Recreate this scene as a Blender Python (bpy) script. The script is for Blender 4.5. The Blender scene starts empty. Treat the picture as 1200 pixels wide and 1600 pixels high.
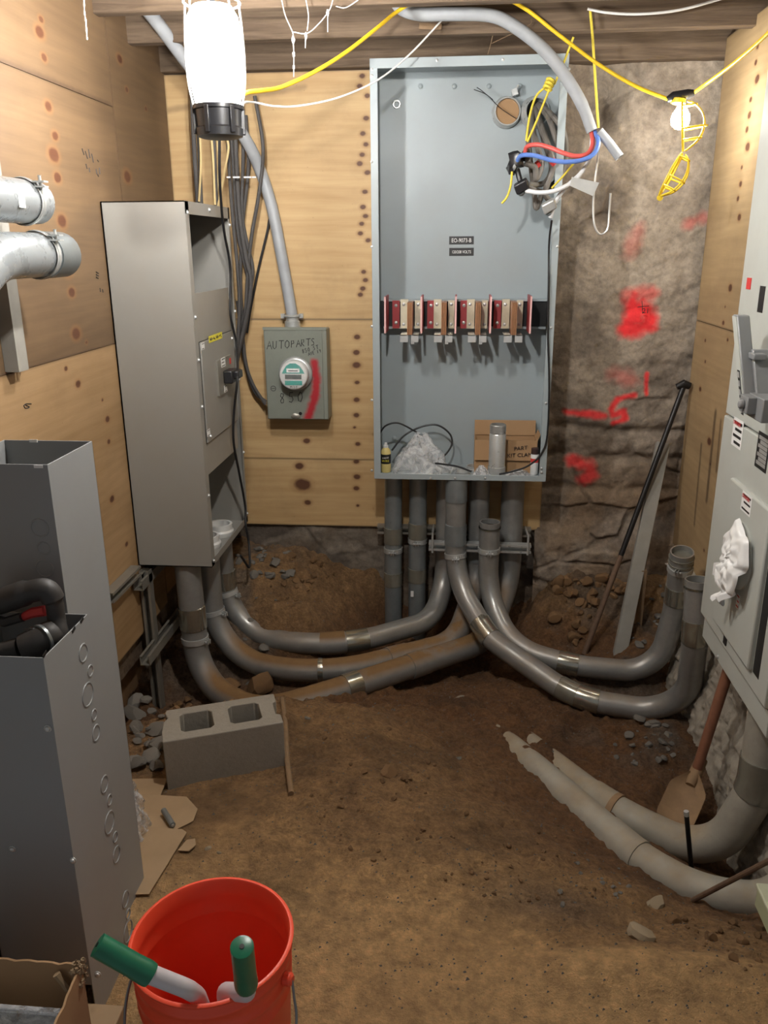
import bpy, bmesh, math, random
import numpy as np
from mathutils import Vector, Matrix

# ------------------------------------------------------------------ camera, world, lights, exposure
C = bpy.context.scene.collection
sc = bpy.context.scene
EYE = Vector((0, 0, 1.57))
YAW, PITCH, ROLL, FPX = 0.08935, 0.31292, -0.007194, 1284.6
def cam_axes():
    cy, sy, cp, sp = math.cos(YAW), math.sin(YAW), math.cos(PITCH), math.sin(PITCH)
    f = Vector((-sy*cp, cy*cp, -sp)); r = Vector((cy, sy, 0)); u = r.cross(f)
    cr, sr = math.cos(ROLL), math.sin(ROLL)
    return cr*r + sr*u, -sr*r + cr*u, f
CR, CU, CF = cam_axes()
cam_d = bpy.data.cameras.new('camera'); cam = bpy.data.objects.new('camera', cam_d); C.objects.link(cam)
M = Matrix((CR, CU, -CF)).transposed().to_4x4(); M.translation = EYE
cam.matrix_world = M
cam_d.sensor_fit = 'VERTICAL'; cam_d.sensor_height = 36.0; cam_d.lens = 36.0*FPX/1600.0
cam_d.clip_start = 0.02
sc.camera = cam
w = bpy.data.worlds.new('World'); sc.world = w; w.use_nodes = True
w.node_tree.nodes['Background'].inputs[0].default_value = (0.95, 0.97, 1.0, 1)
w.node_tree.nodes['Background'].inputs[1].default_value = 0.16
sc.view_settings.view_transform = 'Standard'; sc.view_settings.look = 'None'
sc.view_settings.exposure = 0.35; sc.view_settings.gamma = 1.0; sc.view_settings.use_curve_mapping = False
WORK_LAMP, STRING_BULB, FILL_BULB = 680.0, 175.0, 1450.0          # radiance of two lamps in view and one added, unseen fill bulb
sc.cycles.max_bounces = 8

def A(px, py, X=None, Y=None, Z=None):          # a photo point at a chosen depth plane -> world point
    d = CF + CR*((px-600)/FPX) - CU*((py-800)/FPX)
    t = X/d.x if X is not None else Y/d.y if Y is not None else (Z-EYE.z)/d.z
    return EYE + d*t
def PR(p):
    q = Vector(p) - EYE; k = q.dot(CF)
    return 600 + FPX*q.dot(CR)/k, 800 - FPX*q.dot(CU)/k

# ------------------------------------------------------------------ noise
def _h(ix, iy, s):
    n = (ix.astype(np.int64)*374761393 + iy.astype(np.int64)*668265263 + s*974711) & 0x7fffffff
    n = ((n ^ (n >> 13))*1274126177) & 0x7fffffff
    return ((n ^ (n >> 16)) & 0xffff)/65535.0
def vnoise(x, y, s=0):
    x = np.asarray(x, float); y = np.asarray(y, float)
    ix, iy = np.floor(x), np.floor(y); fx, fy = x-ix, y-iy
    fx = fx*fx*(3-2*fx); fy = fy*fy*(3-2*fy)
    a, b, c, d = _h(ix, iy, s), _h(ix+1, iy, s), _h(ix, iy+1, s), _h(ix+1, iy+1, s)
    return (a*(1-fx)+b*fx)*(1-fy) + (c*(1-fx)+d*fx)*fy
def fbm(x, y, s=0, o=4):
    t, a, n = 0, 1, 0
    for k in range(o):
        t = t + a*vnoise(np.asarray(x)*2**k, np.asarray(y)*2**k, s+k*17); n += a; a *= .5
    return t/n
def sst(a, b, x):
    t = np.clip((x-a)/(b-a), 0, 1); return t*t*(3-2*t)
def segdist(px, py, pts):
    d = np.full(np.shape(px), 1e9)
    for (ax, ay), (bx, by) in zip(pts[:-1], pts[1:]):
        vx, vy = bx-ax, by-ay; L = vx*vx+vy*vy+1e-12
        t = np.clip(((px-ax)*vx+(py-ay)*vy)/L, 0, 1)
        d = np.minimum(d, np.hypot(px-ax-t*vx, py-ay-t*vy))
    return d

# ------------------------------------------------------------------ mesh helpers
class MB:
    def __init__(s): s.v = []; s.f = []
    def add(s, vs, fs):
        o = len(s.v); s.v += [tuple(v) for v in vs]; s.f += [tuple(i+o for i in f) for f in fs]; return s
    def obox(s, c, ax, ay, az):
        c, ax, ay, az = map(Vector, (c, ax, ay, az))
        vs = [c+ax*i+ay*j+az*k for k in (-1, 1) for j in (-1, 1) for i in (-1, 1)]
        fs = [(0,2,3,1),(4,5,7,6),(0,1,5,4),(2,6,7,3),(0,4,6,2),(1,3,7,5)]
        if ax.cross(ay).dot(az) < 0: fs = [f[::-1] for f in fs]
        return s.add(vs, fs)
    def box(s, x0, x1, y0, y1, z0, z1):
        return s.obox(((x0+x1)/2, (y0+y1)/2, (z0+z1)/2), ((x1-x0)/2,0,0), (0,(y1-y0)/2,0), (0,0,(z1-z0)/2))
    def bar(s, a, b, wd, th, up=(0,0,1)):
        a, b = Vector(a), Vector(b); d = b-a; up = Vector(up)
        sd = d.cross(up).normalized(); n = sd.cross(d).normalized()
        return s.obox((a+b)/2, sd*wd/2, d/2, n*th/2)
    def tube(s, pts, r, n=16, cap=True, hollow=0, flat=1.0):
        pts = [Vector(p) for p in pts]; m = len(pts)
        rs = r if isinstance(r, (list, tuple)) else [r]*m
        tg = [(pts[min(i+1, m-1)]-pts[max(i-1, 0)]).normalized() for i in range(m)]
        ref = Vector((0,0,1)) if abs(tg[0].z) < .9 else Vector((1,0,0))
        nr = (ref-tg[0]*ref.dot(tg[0])).normalized(); vs = []
        for i in range(m):
            nr = (nr-tg[i]*nr.dot(tg[i])).normalized(); b = tg[i].cross(nr)
            for k in range(n):
                a = 2*math.pi*k/n; vs.append(pts[i]+nr*math.cos(a)*rs[i]+b*math.sin(a)*rs[i]*flat)
        fs = [(i*n+k, i*n+(k+1) % n, (i+1)*n+(k+1) % n, (i+1)*n+k) for i in range(m-1) for k in range(n)]
        if hollow:                                   # a wall turned in at both ends, open inside
            off = len(vs)
            for i in (0, m-1):
                for dep in (0, 1):
                    q = pts[i] if not dep else pts[i]+(tg[i] if i == 0 else -tg[i])*rs[i]*1.6
                    for k in range(n):
                        vs.append(q+(vs[i*n+k]-pts[i])*(1-hollow))
            for e, i in enumerate((0, m-1)):
                o = off+e*2*n
                for k in range(n):
                    k2 = (k+1) % n
                    f1 = (i*n+k, o+k, o+k2, i*n+k2); f2 = (o+k, o+n+k, o+n+k2, o+k2)
                    fs += [f1, f2] if i == 0 else [f1[::-1], f2[::-1]]
                cp = tuple(o+n+k for k in range(n)); fs.append(cp[::-1] if i == 0 else cp)
        elif cap:
            fs += [tuple(range(n))[::-1], tuple((m-1)*n+k for k in range(n))]
        return s.add(vs, fs)
    def lathe(s, prof, c=(0,0,0), ax=(0,0,1), n=24):
        c, ax = Vector(c), Vector(ax).normalized()
        ref = Vector((1,0,0)) if abs(ax.x) < .9 else Vector((0,1,0))
        e = (ref-ax*ref.dot(ax)).normalized(); g = ax.cross(e); vs = []; m = len(prof)
        for r, z in prof:
            for k in range(n):
                a = 2*math.pi*k/n; vs.append(c+ax*z+(e*math.cos(a)+g*math.sin(a))*max(r, 1e-5))
        fs = [(i*n+k, i*n+(k+1) % n, (i+1)*n+(k+1) % n, (i+1)*n+k) for i in range(m-1) for k in range(n)]
        fs += [tuple(range(n))[::-1], tuple((m-1)*n+k for k in range(n))]
        return s.add(vs, fs)
    def torus(s, c, ax, R, r, n=24, k=8, a0=0, a1=2*math.pi, sy=1.0):
        c, ax = Vector(c), Vector(ax).normalized()
        ref = Vector((0,0,1)) if abs(ax.z) < .9 else Vector((1,0,0))
        e = (ref-ax*ref.dot(ax)).normalized(); g = ax.cross(e)
        P_ = [c+e*R*math.cos(a0+(a1-a0)*i/n)+g*R*sy*math.sin(a0+(a1-a0)*i/n) for i in range(n+1)]
        return s.tube(P_, r, k)
    def prism(s, poly, o, u, v, nrm, th):            # polygon in a plane, thickened along nrm
        o, u, v, nrm = map(Vector, (o, u, v, nrm)); m = len(poly)
        lo = [o+u*a+v*b for a, b in poly]; hi = [p+nrm*th for p in lo]
        area = sum(poly[i][0]*poly[(i+1) % m][1]-poly[(i+1) % m][0]*poly[i][1] for i in range(m))
        fs = [tuple(range(m))[::-1], tuple(range(m, 2*m))]+[(i, (i+1) % m, m+(i+1) % m, m+i) for i in range(m)]
        if (area > 0) != (u.cross(v).dot(nrm) > 0): fs = [f[::-1] for f in fs]
        return s.add(lo+hi, fs)
    def sheet(s, fn, nu, nv):
        vs = [fn(i/nu, j/nv) for j in range(nv+1) for i in range(nu+1)]
        return s.add(vs, [(j*(nu+1)+i, j*(nu+1)+i+1, (j+1)*(nu+1)+i+1, (j+1)*(nu+1)+i) for j in range(nv) for i in range(nu)])
    def mesh(s, name, off=(0,0,0)):
        me = bpy.data.meshes.new(name); o = Vector(off)
        me.from_pydata([Vector(v)-o for v in s.v], [], s.f); me.update(); return me
def fin(me, mat, smooth=True, ang=35):
    me.materials.append(mat)
    if smooth:
        me.polygons.foreach_set('use_smooth', [True]*len(me.polygons)); me.set_sharp_from_angle(angle=math.radians(ang))
    return me
def fillet(pts, radii, seg=14, step=None):
    pts = [Vector(p) for p in pts]; out = [pts[0]]
    if not isinstance(radii, (list, tuple)): radii = [radii]*(len(pts)-2)
    for i in range(1, len(pts)-1):
        p, a, b = pts[i], (pts[i-1]-pts[i]), (pts[i+1]-pts[i])
        la, lb = a.length, b.length; a.normalize(); b.normalize()
        th = a.angle(b)
        if th > 3.1: out.append(p); continue
        t = min(radii[i-1]/math.tan(th/2), la*.49 if i > 1 else la*.98, lb*.49 if i < len(pts)-2 else lb*.98)
        r = t*math.tan(th/2); c = p+(a+b).normalized()*(r/math.sin(th/2)); s, e = p+a*t-c, p+b*t-c
        full = s.angle(e); ax = s.cross(e).normalized()
        for k in range(seg+1): out.append(c+Matrix.Rotation(full*k/seg, 3, ax) @ s)
    out.append(pts[-1]); return out
def dense(pts, step=.02):
    out = [pts[0]]
    for a, b in zip(pts[:-1], pts[1:]):
        n = max(1, int((b-a).length/step)); out += [a+(b-a)*(k/n) for k in range(1, n+1)]
    return out
def cr(pts, n=8):
    pts = [Vector(p) for p in pts]; P_ = [pts[0]*2-pts[1]]+pts+[pts[-1]*2-pts[-2]]; out = []
    for i in range(1, len(P_)-2):
        a, b, c, d = P_[i-1:i+3]
        for k in range(n):
            t = k/n
            out.append(.5*((2*b)+(c-a)*t+(2*a-5*b+4*c-d)*t*t+(3*b-a-3*c+d)*t**3))
    return out+[pts[-1]]

# ------------------------------------------------------------------ scene-tree helpers
def tag(o, label=None, cat=None, group=None, kind=None):
    if label: o['label'] = label
    if cat: o['category'] = cat
    if group: o['group'] = group
    if kind: o['kind'] = kind
    return o
def T(name, label, cat, loc, group=None):
    o = bpy.data.objects.new(name, None); C.objects.link(o); o.location = Vector(loc); o.empty_display_size = .05
    return tag(o, label, cat, group)
def S(name):
    o = bpy.data.objects.new(name, None); C.objects.link(o); o['kind'] = 'structure'; return o
def rootloc(p):
    while p.parent: p = p.parent
    return p.location
def P(par, name, mb, mat, label=None, bevel=0, smooth=True, kind=None, ang=35):
    me = mb.mesh(name, rootloc(par)) if isinstance(mb, MB) else mb
    if isinstance(mb, MB): fin(me, mat, smooth, ang)
    o = bpy.data.objects.new(name, me); C.objects.link(o); o.parent = par
    if label: o['label'] = label
    if kind: o['kind'] = kind
    if bevel: bev(o, bevel)
    return o
def bev(o, wd):
    m = o.modifiers.new('bevel', 'BEVEL'); m.width = wd; m.segments = 2; m.limit_method = 'ANGLE'; m.angle_limit = math.radians(40)
def ONE(name, mb, mat, label, cat, group=None, bevel=0, kind=None, smooth=True, ang=35):
    v = np.array(mb.v); o3 = Vector(((v[:,0].min()+v[:,0].max())/2, (v[:,1].min()+v[:,1].max())/2, v[:,2].min()))
    me = fin(mb.mesh(name, o3), mat, smooth, ang)
    o = bpy.data.objects.new(name, me); C.objects.link(o); o.location = o3
    if bevel: bev(o, bevel)
    return tag(o, label, cat, group, kind)
def share(par, name, me, loc, rot=None, label=None):   # one more part on shared mesh data
    o = bpy.data.objects.new(name, me); C.objects.link(o); o.parent = par
    o.location = Vector(loc)-rootloc(par)
    if rot: o.rotation_euler = rot
    if label: o['label'] = label
    return o
def text(par, name, s, size, o, u, v, mat, depth=.0006, align='CENTER', sx=1.0):
    cu = bpy.data.curves.new(name, 'FONT'); cu.body = s; cu.size = size; cu.align_x = align; cu.align_y = 'CENTER'; cu.extrude = depth/2
    cu.resolution_u = 3
    t = bpy.data.objects.new(name, cu); C.objects.link(t); bpy.context.view_layer.update()
    me = bpy.data.meshes.new_from_object(t); bpy.data.objects.remove(t); bpy.data.curves.remove(cu)
    u, v, o = Vector(u).normalized(), Vector(v).normalized(), Vector(o); n = u.cross(v); R = rootloc(par)
    for q in me.vertices: q.co = o+u*q.co.x*sx+v*q.co.y+n*(q.co.z+depth/2)-R
    me.materials.clear(); me.materials.append(mat)
    ob = bpy.data.objects.new(name, me); C.objects.link(ob); ob.parent = par; return ob

# ------------------------------------------------------------------ materials
def lin(c):
    if isinstance(c, str): c = tuple(int(c[i:i+2], 16)/255 for i in (0, 2, 4))
    return tuple((x/12.92 if x <= .04045 else ((x+.055)/1.055)**2.4) for x in c)+(1,)
class NT:
    def __init__(s, name):
        s.m = bpy.data.materials.new(name); s.m.use_nodes = True; s.t = s.m.node_tree; s.b = s.t.nodes['Principled BSDF']
    def n(s, ty, **k):
        x = s.t.nodes.new('ShaderNode'+ty)
        for a, b in k.items(): setattr(x, a, b)
        return x
    def l(s, a, b): s.t.links.new(a, b)
    def noise(s, vec, scale, detail=4, rough=.55, dist=0):
        x = s.n('TexNoise'); x.inputs['Scale'].default_value = scale; x.inputs['Detail'].default_value = detail
        x.inputs['Roughness'].default_value = rough; x.inputs['Distortion'].default_value = dist
        if vec is not None: s.l(vec, x.inputs['Vector'])
        return x.outputs['Fac']
    def ramp(s, fac, stops):
        x = s.n('ValToRGB'); e = x.color_ramp.elements
        while len(e) < len(stops): e.new(.5)
        for q, (p, c) in zip(e, stops): q.position = p; q.color = c if len(c) == 4 else tuple(c)+(1,)
        s.l(fac, x.inputs['Fac']); return x.outputs['Color']
    def mix(s, fac, a, b, blend='MIX'):
        x = s.n('Mix', data_type='RGBA', blend_type=blend)
        for v, i in ((fac, 0), (a, 6), (b, 7)):
            if isinstance(v, (int, float)): x.inputs[i].default_value = v
            elif isinstance(v, (tuple, list)): x.inputs[i].default_value = v
            else: s.l(v, x.inputs[i])
        return x.outputs[2]
    def math(s, op, a, b=None, clamp=False):
        x = s.n('Math', operation=op, use_clamp=clamp)
        for i, v in enumerate((a, b)):
            if v is None: continue
            if isinstance(v, (int, float)): x.inputs[i].default_value = v
            else: s.l(v, x.inputs[i])
        return x.outputs[0]
    def attr(s, name, out='Fac'): x = s.n('Attribute', attribute_name=name); return x.outputs[out]
    def obj(s): return s.n('TexCoord').outputs['Object']
    def geo(s): return s.n('NewGeometry')
    def base(s, c): 
        if isinstance(c, (tuple, list)): s.b.inputs['Base Color'].default_value = c
        else: s.l(c, s.b.inputs['Base Color'])
    def bump(s, h, st=.3, d=.01):
        x = s.n('Bump'); x.inputs['Strength'].default_value = st; x.inputs['Distance'].default_value = d
        s.l(h, x.inputs['Height']); s.l(x.outputs[0], s.b.inputs['Normal'])
    def set(s, **k):
        for a, v in k.items():
            i = s.b.inputs[a.replace('_', ' ')]
            if hasattr(v, 'is_linked'): s.l(v, i)
            else: i.default_value = v
        return s
def plain(name, c, rough=.5, metal=0, var=.12, scale=30, bump=0):
    t = NT(name); c = lin(c) if isinstance(c, str) else tuple(c)+((1,) if len(c) == 3 else ())
    f = t.noise(t.obj(), scale, 5)
    t.base(t.mix(f, tuple(x*(1-var) for x in c[:3])+(1,), tuple(min(1, x*(1+var)) for x in c[:3])+(1,)))
    t.set(Roughness=rough, Metallic=metal)
    if bump: t.bump(f, bump, .004)
    return t.m
def paint(name, c, rough=.42, dust=.12, dustc='8a7458'):
    t = NT(name); c = lin(c); o = t.obj()
    f = t.noise(o, 3.5, 6, .65); g = t.noise(o, 240, 2)
    k = t.mix(t.ramp(f, [(.45, (0,0,0)), (.75, (1,1,1))]), c, t.mix(dust, c, lin(dustc)))
    sc_ = t.ramp(t.noise(o, 60, 8, .75), [(.70, (0,0,0)), (.76, (1,1,1))])
    t.base(t.mix(t.math('MULTIPLY', sc_, .14), k, tuple(x*.7 for x in c[:3])+(1,)))
    t.set(Roughness=t.math('ADD', t.math('MULTIPLY', f, .2), rough-.1))
    t.bump(g, .06, .001); return t.m
def galv(name, c, rough=.36, dust=.0, dustc='8d6f49', metal=.5):
    t = NT(name); o = t.obj(); c = lin(c)
    f = t.noise(o, 22, 6, .65); g = t.noise(o, 5, 4)
    col = t.mix(f, tuple(x*.72 for x in c[:3])+(1,), tuple(min(1, x*1.18) for x in c[:3])+(1,))
    fine = t.noise(o, 90, 6, .75)
    col = t.mix(t.ramp(fine, [(.60, (0,0,0)), (.72, (.5,.5,.5))]), col, lin('7c766c'))
    if dust:
        nz = t.n('SeparateXYZ'); t.l(t.geo().outputs['Normal'], nz.inputs[0])
        d = t.math('MULTIPLY', t.ramp(nz.outputs[2], [(.3, (0,0,0)), (.85, (1,1,1))]), t.ramp(t.math('ADD', g, t.math('MULTIPLY', f, .35)), [(.72-dust*.42, (0,0,0)), (.92-dust*.3, (1,1,1))]))
        d = t.math('MULTIPLY', d, min(1, dust*1.5))
        col = t.mix(d, col, t.mix(f, lin('6b4f31'), lin(dustc)))
        t.set(Metallic=t.math('MULTIPLY', t.math('SUBTRACT', 1, d), metal))
        t.set(Roughness=t.math('ADD', t.math('MULTIPLY', d, .5), t.math('ADD', t.math('MULTIPLY', f, .2), rough-.1)))
    else: t.set(Metallic=metal, Roughness=t.math('ADD', t.math('MULTIPLY', f, .25), rough-.12))
    t.base(col); t.bump(fine, .08, .002); return t.m
def plywood(name, light, dark, knotc='4a2b1b', dirt=.25):
    t = NT(name); uv = t.n('UVMap', uv_map='uv').outputs[0]
    mp = t.n('Mapping'); mp.inputs['Scale'].default_value = (.55, 3.4, 1); t.l(uv, mp.inputs[0])
    wob = t.noise(mp.outputs[0], 2.2, 3, .5, .8)
    wv = t.n('TexWave', wave_type='BANDS', bands_direction='Y'); wv.inputs['Scale'].default_value = 2.4
    wv.inputs['Distortion'].default_value = 14; wv.inputs['Detail'].default_value = 3; wv.inputs['Detail Scale'].default_value = .7
    t.l(mp.outputs[0], wv.inputs['Vector'])
    mp2 = t.n('Mapping'); mp2.inputs['Scale'].default_value = (6, 160, 1); t.l(uv, mp2.inputs[0])
    fib = t.noise(mp2.outputs[0], 1.0, 4, .6)
    band = t.math('ADD', t.math('MULTIPLY', wv.outputs['Fac'], .10), t.math('ADD', t.math('MULTIPLY', wob, .85), t.math('MULTIPLY', fib, .30)))
    L, D = lin(light), lin(dark)
    col = t.mix(t.ramp(band, [(.25, (0,0,0)), (.95, (1,1,1))]), D, L)
    gr = t.noise(uv, 3.2, 7, .7)
    col = t.mix(t.math('MULTIPLY', t.ramp(gr, [(.5, (0,0,0)), (.75, (1,1,1))]), dirt), col, lin('5b4632'))
    spk = t.ramp(t.noise(uv, 55, 4, .6), [(.68, (0,0,0)), (.74, (1,1,1))])
    col = t.mix(t.math('MULTIPLY', spk, .35), col, lin('5a3c22'))
    kn = t.attr('knot')
    col = t.mix(t.ramp(kn, [(.05, (0,0,0)), (.5, (.4,.4,.4))]), col, lin('8a6038'))
    col = t.mix(t.ramp(kn, [(.46, (0,0,0)), (.72, (.95,.95,.95))]), col, t.mix(fib, lin(knotc), lin('5a3420')))
    col = t.mix(t.attr('stain'), col, lin('3a2a20'))
    t.base(col); t.set(Roughness=.62); t.bump(t.math('ADD', fib, t.math('MULTIPLY', kn, -.6)), .12, .002); return t.m
m_grey = paint('grey_enclosure_paint', '96a0a3')
m_grey_b = paint('warm_grey_cabinet_paint', '8c8a84')
m_grey_c = paint('pale_grey_switchgear_paint', 'b4b7b0')
m_grey_t = paint('grey_trough_paint', '8e9090')
m_meterbox = paint('green_grey_meter_paint', '80847a', dust=.25)
m_galv = galv('galvanized_conduit', '9b9b98', rough=.32, dust=.3)
m_galv_dusty = galv('dusty_conduit', '999a98', dust=.9)
m_galv_pale = galv('pale_dusted_conduit', 'a6a296', rough=.55, dust=.45, dustc='b3a182', metal=.2)
m_galv_dark = galv('dark_conduit', '83898a', rough=.34)
m_galv_up = galv('galvanized_riser', '8f9698', rough=.32)
m_coupl = galv('bright_coupling', 'b2b0a4', rough=.2, metal=.85)
m_coupl_d = galv('dark_coupling', '8f8d82', rough=.2)
m_zinc = galv('zinc_hardware', 'c4c6c4', rough=.3)
m_strut = galv('galvanized_strut', '9a968c', rough=.4)
m_pipe_bright = galv('bright_silver_conduit', 'a4a9ab', rough=.28)
m_black = plain('black_rubber', (.012,.012,.013), .45, 0, .3)
m_blackplast = plain('black_plastic', (.016,.016,.018), .35, 0, .2)
m_steel_blk = plain('blackened_steel', (.025,.024,.024), .4, .6, .4)
m_cabin = plain('dark_interior_back', '55595c', .6, 0, .1, 5)
m_white = plain('white_print', (.78,.78,.76), .5, 0, .05)
m_offwhite = plain('offwhite_plastic', (.62,.62,.6), .4, 0, .08)
m_labelblk = plain('black_label', (.012,.012,.012), .4, 0, .1)
m_red = plain('red_sticker', (.6,.045,.04), .5, 0, .1)
m_orange = plain('orange_label', (.75,.18,.06), .5)
m_yellow = plain('yellow_cord', (.78,.52,.02), .45, 0, .1)
m_rope = plain('yellow_rope', (.72,.58,.06), .7, 0, .35, 300, .4)
m_ylabel = plain('yellow_label', (.7,.62,.05), .5)
m_cablegrey = plain('grey_cable_jacket', '9a9da0', .45, 0, .22, 14, .25)
m_cabledark = plain('dusty_dark_cable', (.06,.055,.052), .6, 0, .4, 20)
m_cablebrown = plain('dusty_grey_cable', '6b665f', .6, 0, .3, 22)
m_cablered = plain('red_cable', (.62,.10,.085), .4, 0, .15, 20)
m_cableblue = plain('blue_cable', (.11,.21,.56), .4, 0, .15, 20)
m_cablewhite = plain('white_cable', (.66,.67,.68), .45, 0, .12, 20)
m_tan = plain('tan_wire', (.55,.42,.2), .5)
m_lever = paint('grey_cast_lever', '77797a', .4)
m_barrier = plain('red_barrier_board', (.36,.045,.05), .45, 0, .12, 20)
m_barrier_e = plain('pink_board_edge', (.72,.42,.40), .6)
m_copper = plain('laminated_copper', (.55,.27,.14), .35, .7, .2, 60)
m_tin = plain('tinned_bracket', (.68,.62,.46), .38, .55, .18, 30)
m_alu = plain('aluminium_lug', (.66,.66,.64), .35, .7, .15, 40)
m_cardboard = plain('brown_cardboard', (.36,.215,.105), .8, 0, .12, 12)
m_carddusty = plain('dusty_cardboard', (.32,.22,.125), .85, 0, .25, 9)
m_ink = plain('black_marker_ink', (.012,.011,.012), .6)
m_bucket = plain('orange_red_plastic', (.86,.085,.035), .42, 0, .08, 8)
m_green = plain('green_vinyl_grip', (.012,.145,.075), .3, 0, .25, 40)
m_tubewhite = plain('white_enamel_tube', (.62,.58,.60), .35, 0, .15, 15)
def joist_mat():
    t = NT('old_joist_wood'); mp = t.n('Mapping'); mp.inputs['Scale'].default_value = (1.2, 22, 22); t.l(t.obj(), mp.inputs[0])
    f = t.noise(mp.outputs[0], 1.6, 6, .7, .6); g = t.noise(t.obj(), 4, 5)
    t.base(t.mix(t.math('MULTIPLY', g, .5), t.mix(t.ramp(f, [(.3, (0,0,0)), (.72, (1,1,1))]), lin('453526'), lin('84705a')), lin('57493c'))); t.set(Roughness=.85); t.bump(f, .4, .006); return t.m
m_wood_old = joist_mat()
m_lumber = plain('weathered_lumber', '8f8c84', .75, 0, .2, 16, .2)
m_stick = plain('dirty_wood_stick', (.22,.14,.075), .8, 0, .35, 30)
m_rust = plain('rusty_shovel_steel', (.27,.17,.09), .8, 0, .35, 30, .3)
m_shaft = plain('reddish_brown_shaft', (.24,.10,.055), .6, 0, .3, 25)
m_rebar = plain('rusty_rebar', (.16,.10,.065), .7, .3, .4, 50, .3)
m_teal = plain('teal_meter_face', (.02,.30,.25), .45)
m_lcd = plain('meter_display', (.07,.085,.075), .2)
m_tooldark = plain('dusty_tool_plastic', (.035,.032,.03), .55, 0, .5, 30)
m_foam = plain('cream_bottle', (.72,.58,.22), .4)
m_brownlid = plain('dark_brown_lid', (.05,.028,.025), .35)
def glassy(name, c=(.9,.92,.93), rough=.12, alpha=.35):
    t = NT(name); f = t.noise(t.obj(), 18, 6, .7, 1.2)
    t.base(c+(1,)); t.set(Roughness=rough, Alpha=t.ramp(f, [(.38, (alpha*.35,)*3), (.66, (alpha*1.7,)*3)])); t.bump(f, .5, .02); return t.m
m_bag = glassy('clear_plastic_bag', (.86,.87,.88), .18, .42)
m_bagwhite = plain('white_plastic_bag', (.82,.82,.80), .3, 0, .05, 20, .2)
m_glass = glassy('meter_glass', (.95,.97,.97), .05, .12)
m_tub = glassy('clear_tub', (.62,.64,.66), .2, .6)
def emis(name, c, s):
    t = NT(name); t.base((1,1,1,1)); t.b.inputs['Emission Color'].default_value = c+(1,); t.b.inputs['Emission Strength'].default_value = s; return t.m
m_lamp = emis('lit_led_work_lamp', (1, .98, .955), WORK_LAMP)
def shell_mat():
    t = NT('translucent_lamp_shell'); t.base((1,1,1,1)); t.set(Alpha=.45, Roughness=.4); t.b.inputs['Emission Color'].default_value = (1, .985, .96, 1); t.b.inputs['Emission Strength'].default_value = 6.0; return t.m
m_shell = shell_mat()
m_bulb = emis('lit_string_bulb', (1, .985, .95), STRING_BULB)
m_bulb_fill = emis('added_fill_bulb', (1, .975, .94), FILL_BULB)  # for the added bulb out of view
m_cage_y = plain('yellow_plastic_cage', (.80,.58,.03), .4)
m_cage_w = plain('clear_pale_cage', (.75,.76,.74), .3)
m_cob = plain('dusty_cobweb', (.75,.75,.72), .9)
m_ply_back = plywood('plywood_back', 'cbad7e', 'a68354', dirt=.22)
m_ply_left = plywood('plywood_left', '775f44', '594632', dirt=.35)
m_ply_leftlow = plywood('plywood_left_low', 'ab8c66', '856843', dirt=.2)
m_ply_right = plywood('plywood_right', 'b0966f', '8d7554', dirt=.25)
def masonry():
    t = NT('rubble_masonry'); o = t.obj(); a = t.attr('Col', 'Color')
    f = t.noise(o, 38, 8, .72); g = t.noise(o, 9, 6, .65)
    col = t.mix(t.ramp(f, [(.3, (.45,)*3), (.72, (1.25,)*3)]), (0,0,0,1), a)
    x = t.n('Mix', data_type='RGBA', blend_type='MULTIPLY'); x.inputs[0].default_value = 1
    t.l(a, x.inputs[6]); t.l(t.ramp(f, [(.28, (.58,.57,.56)), (.70, (1.15,1.12,1.08))]), x.inputs[7]); col = x.outputs[2]
    col = t.mix(t.math('MULTIPLY', t.ramp(g, [(.52, (0,0,0)), (.70, (1,1,1))]), .35), col, lin('4b4038'))
    col = t.mix(t.attr('paint'), col, t.mix(f, lin('c9202a'), lin('ff4040')))
    t.base(col); t.set(Roughness=.92); t.bump(t.math('ADD', f, g), .55, .012); return t.m
m_stonewall = masonry()
def dirt():
    t = NT('dirt_ground'); o = t.obj(); a = t.attr('Col', 'Color')
    f = t.noise(o, 26, 10, .7); g = t.noise(o, 120, 5, .7); b = t.noise(o, 5, 5, .6)
    x = t.n('Mix', data_type='RGBA', blend_type='MULTIPLY'); x.inputs[0].default_value = 1
    t.l(a, x.inputs[6]); t.l(t.ramp(f, [(.3, (.55,.53,.51)), (.7, (1.28,1.26,1.22))]), x.inputs[7]); col = x.outputs[2]
    y = t.n('Mix', data_type='RGBA', blend_type='MULTIPLY'); t.l(t.math('MULTIPLY', t.attr('rough'), 1.0, True), y.inputs[0]); h = t.noise(o, 75, 9, .8)
    t.l(col, y.inputs[6]); t.l(t.ramp(h, [(.36, (.6,.58,.56)), (.62, (1.2,1.19,1.17))]), y.inputs[7]); col = y.outputs[2]
    col = t.mix(t.ramp(b, [(.45, (0,0,0)), (.8, (.35,.35,.35))]), col, lin('5d4837'))
    col = t.mix(t.math('MULTIPLY', t.ramp(g, [(.66, (0,0,0)), (.74, (1,1,1))]), .3), col, lin('8f7f68'))
    t.base(col); t.set(Roughness=.95); t.bump(t.math('ADD', f, t.math('MULTIPLY', g, .6)), 1.0, .03); return t.m
m_dirt = dirt()
def rockmat(name, c1, c2):
    t = NT(name); o = t.obj(); oi = t.n('ObjectInfo').outputs['Random']; f = t.noise(o, 30, 8, .7)
    t.base(t.mix(t.math('ADD', t.math('MULTIPLY', f, .7), t.math('MULTIPLY', oi, .3)), lin(c1), lin(c2))); t.set(Roughness=.9); t.bump(f, .5, .006); return t.m
m_rock = rockmat('grey_rock', '4e4a45', '8b867d')
m_rockb = rockmat('brown_rock', '4a3520', '93714c')
m_rockp = rockmat('pale_rock', '7a6c58', 'b5a488')
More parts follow.
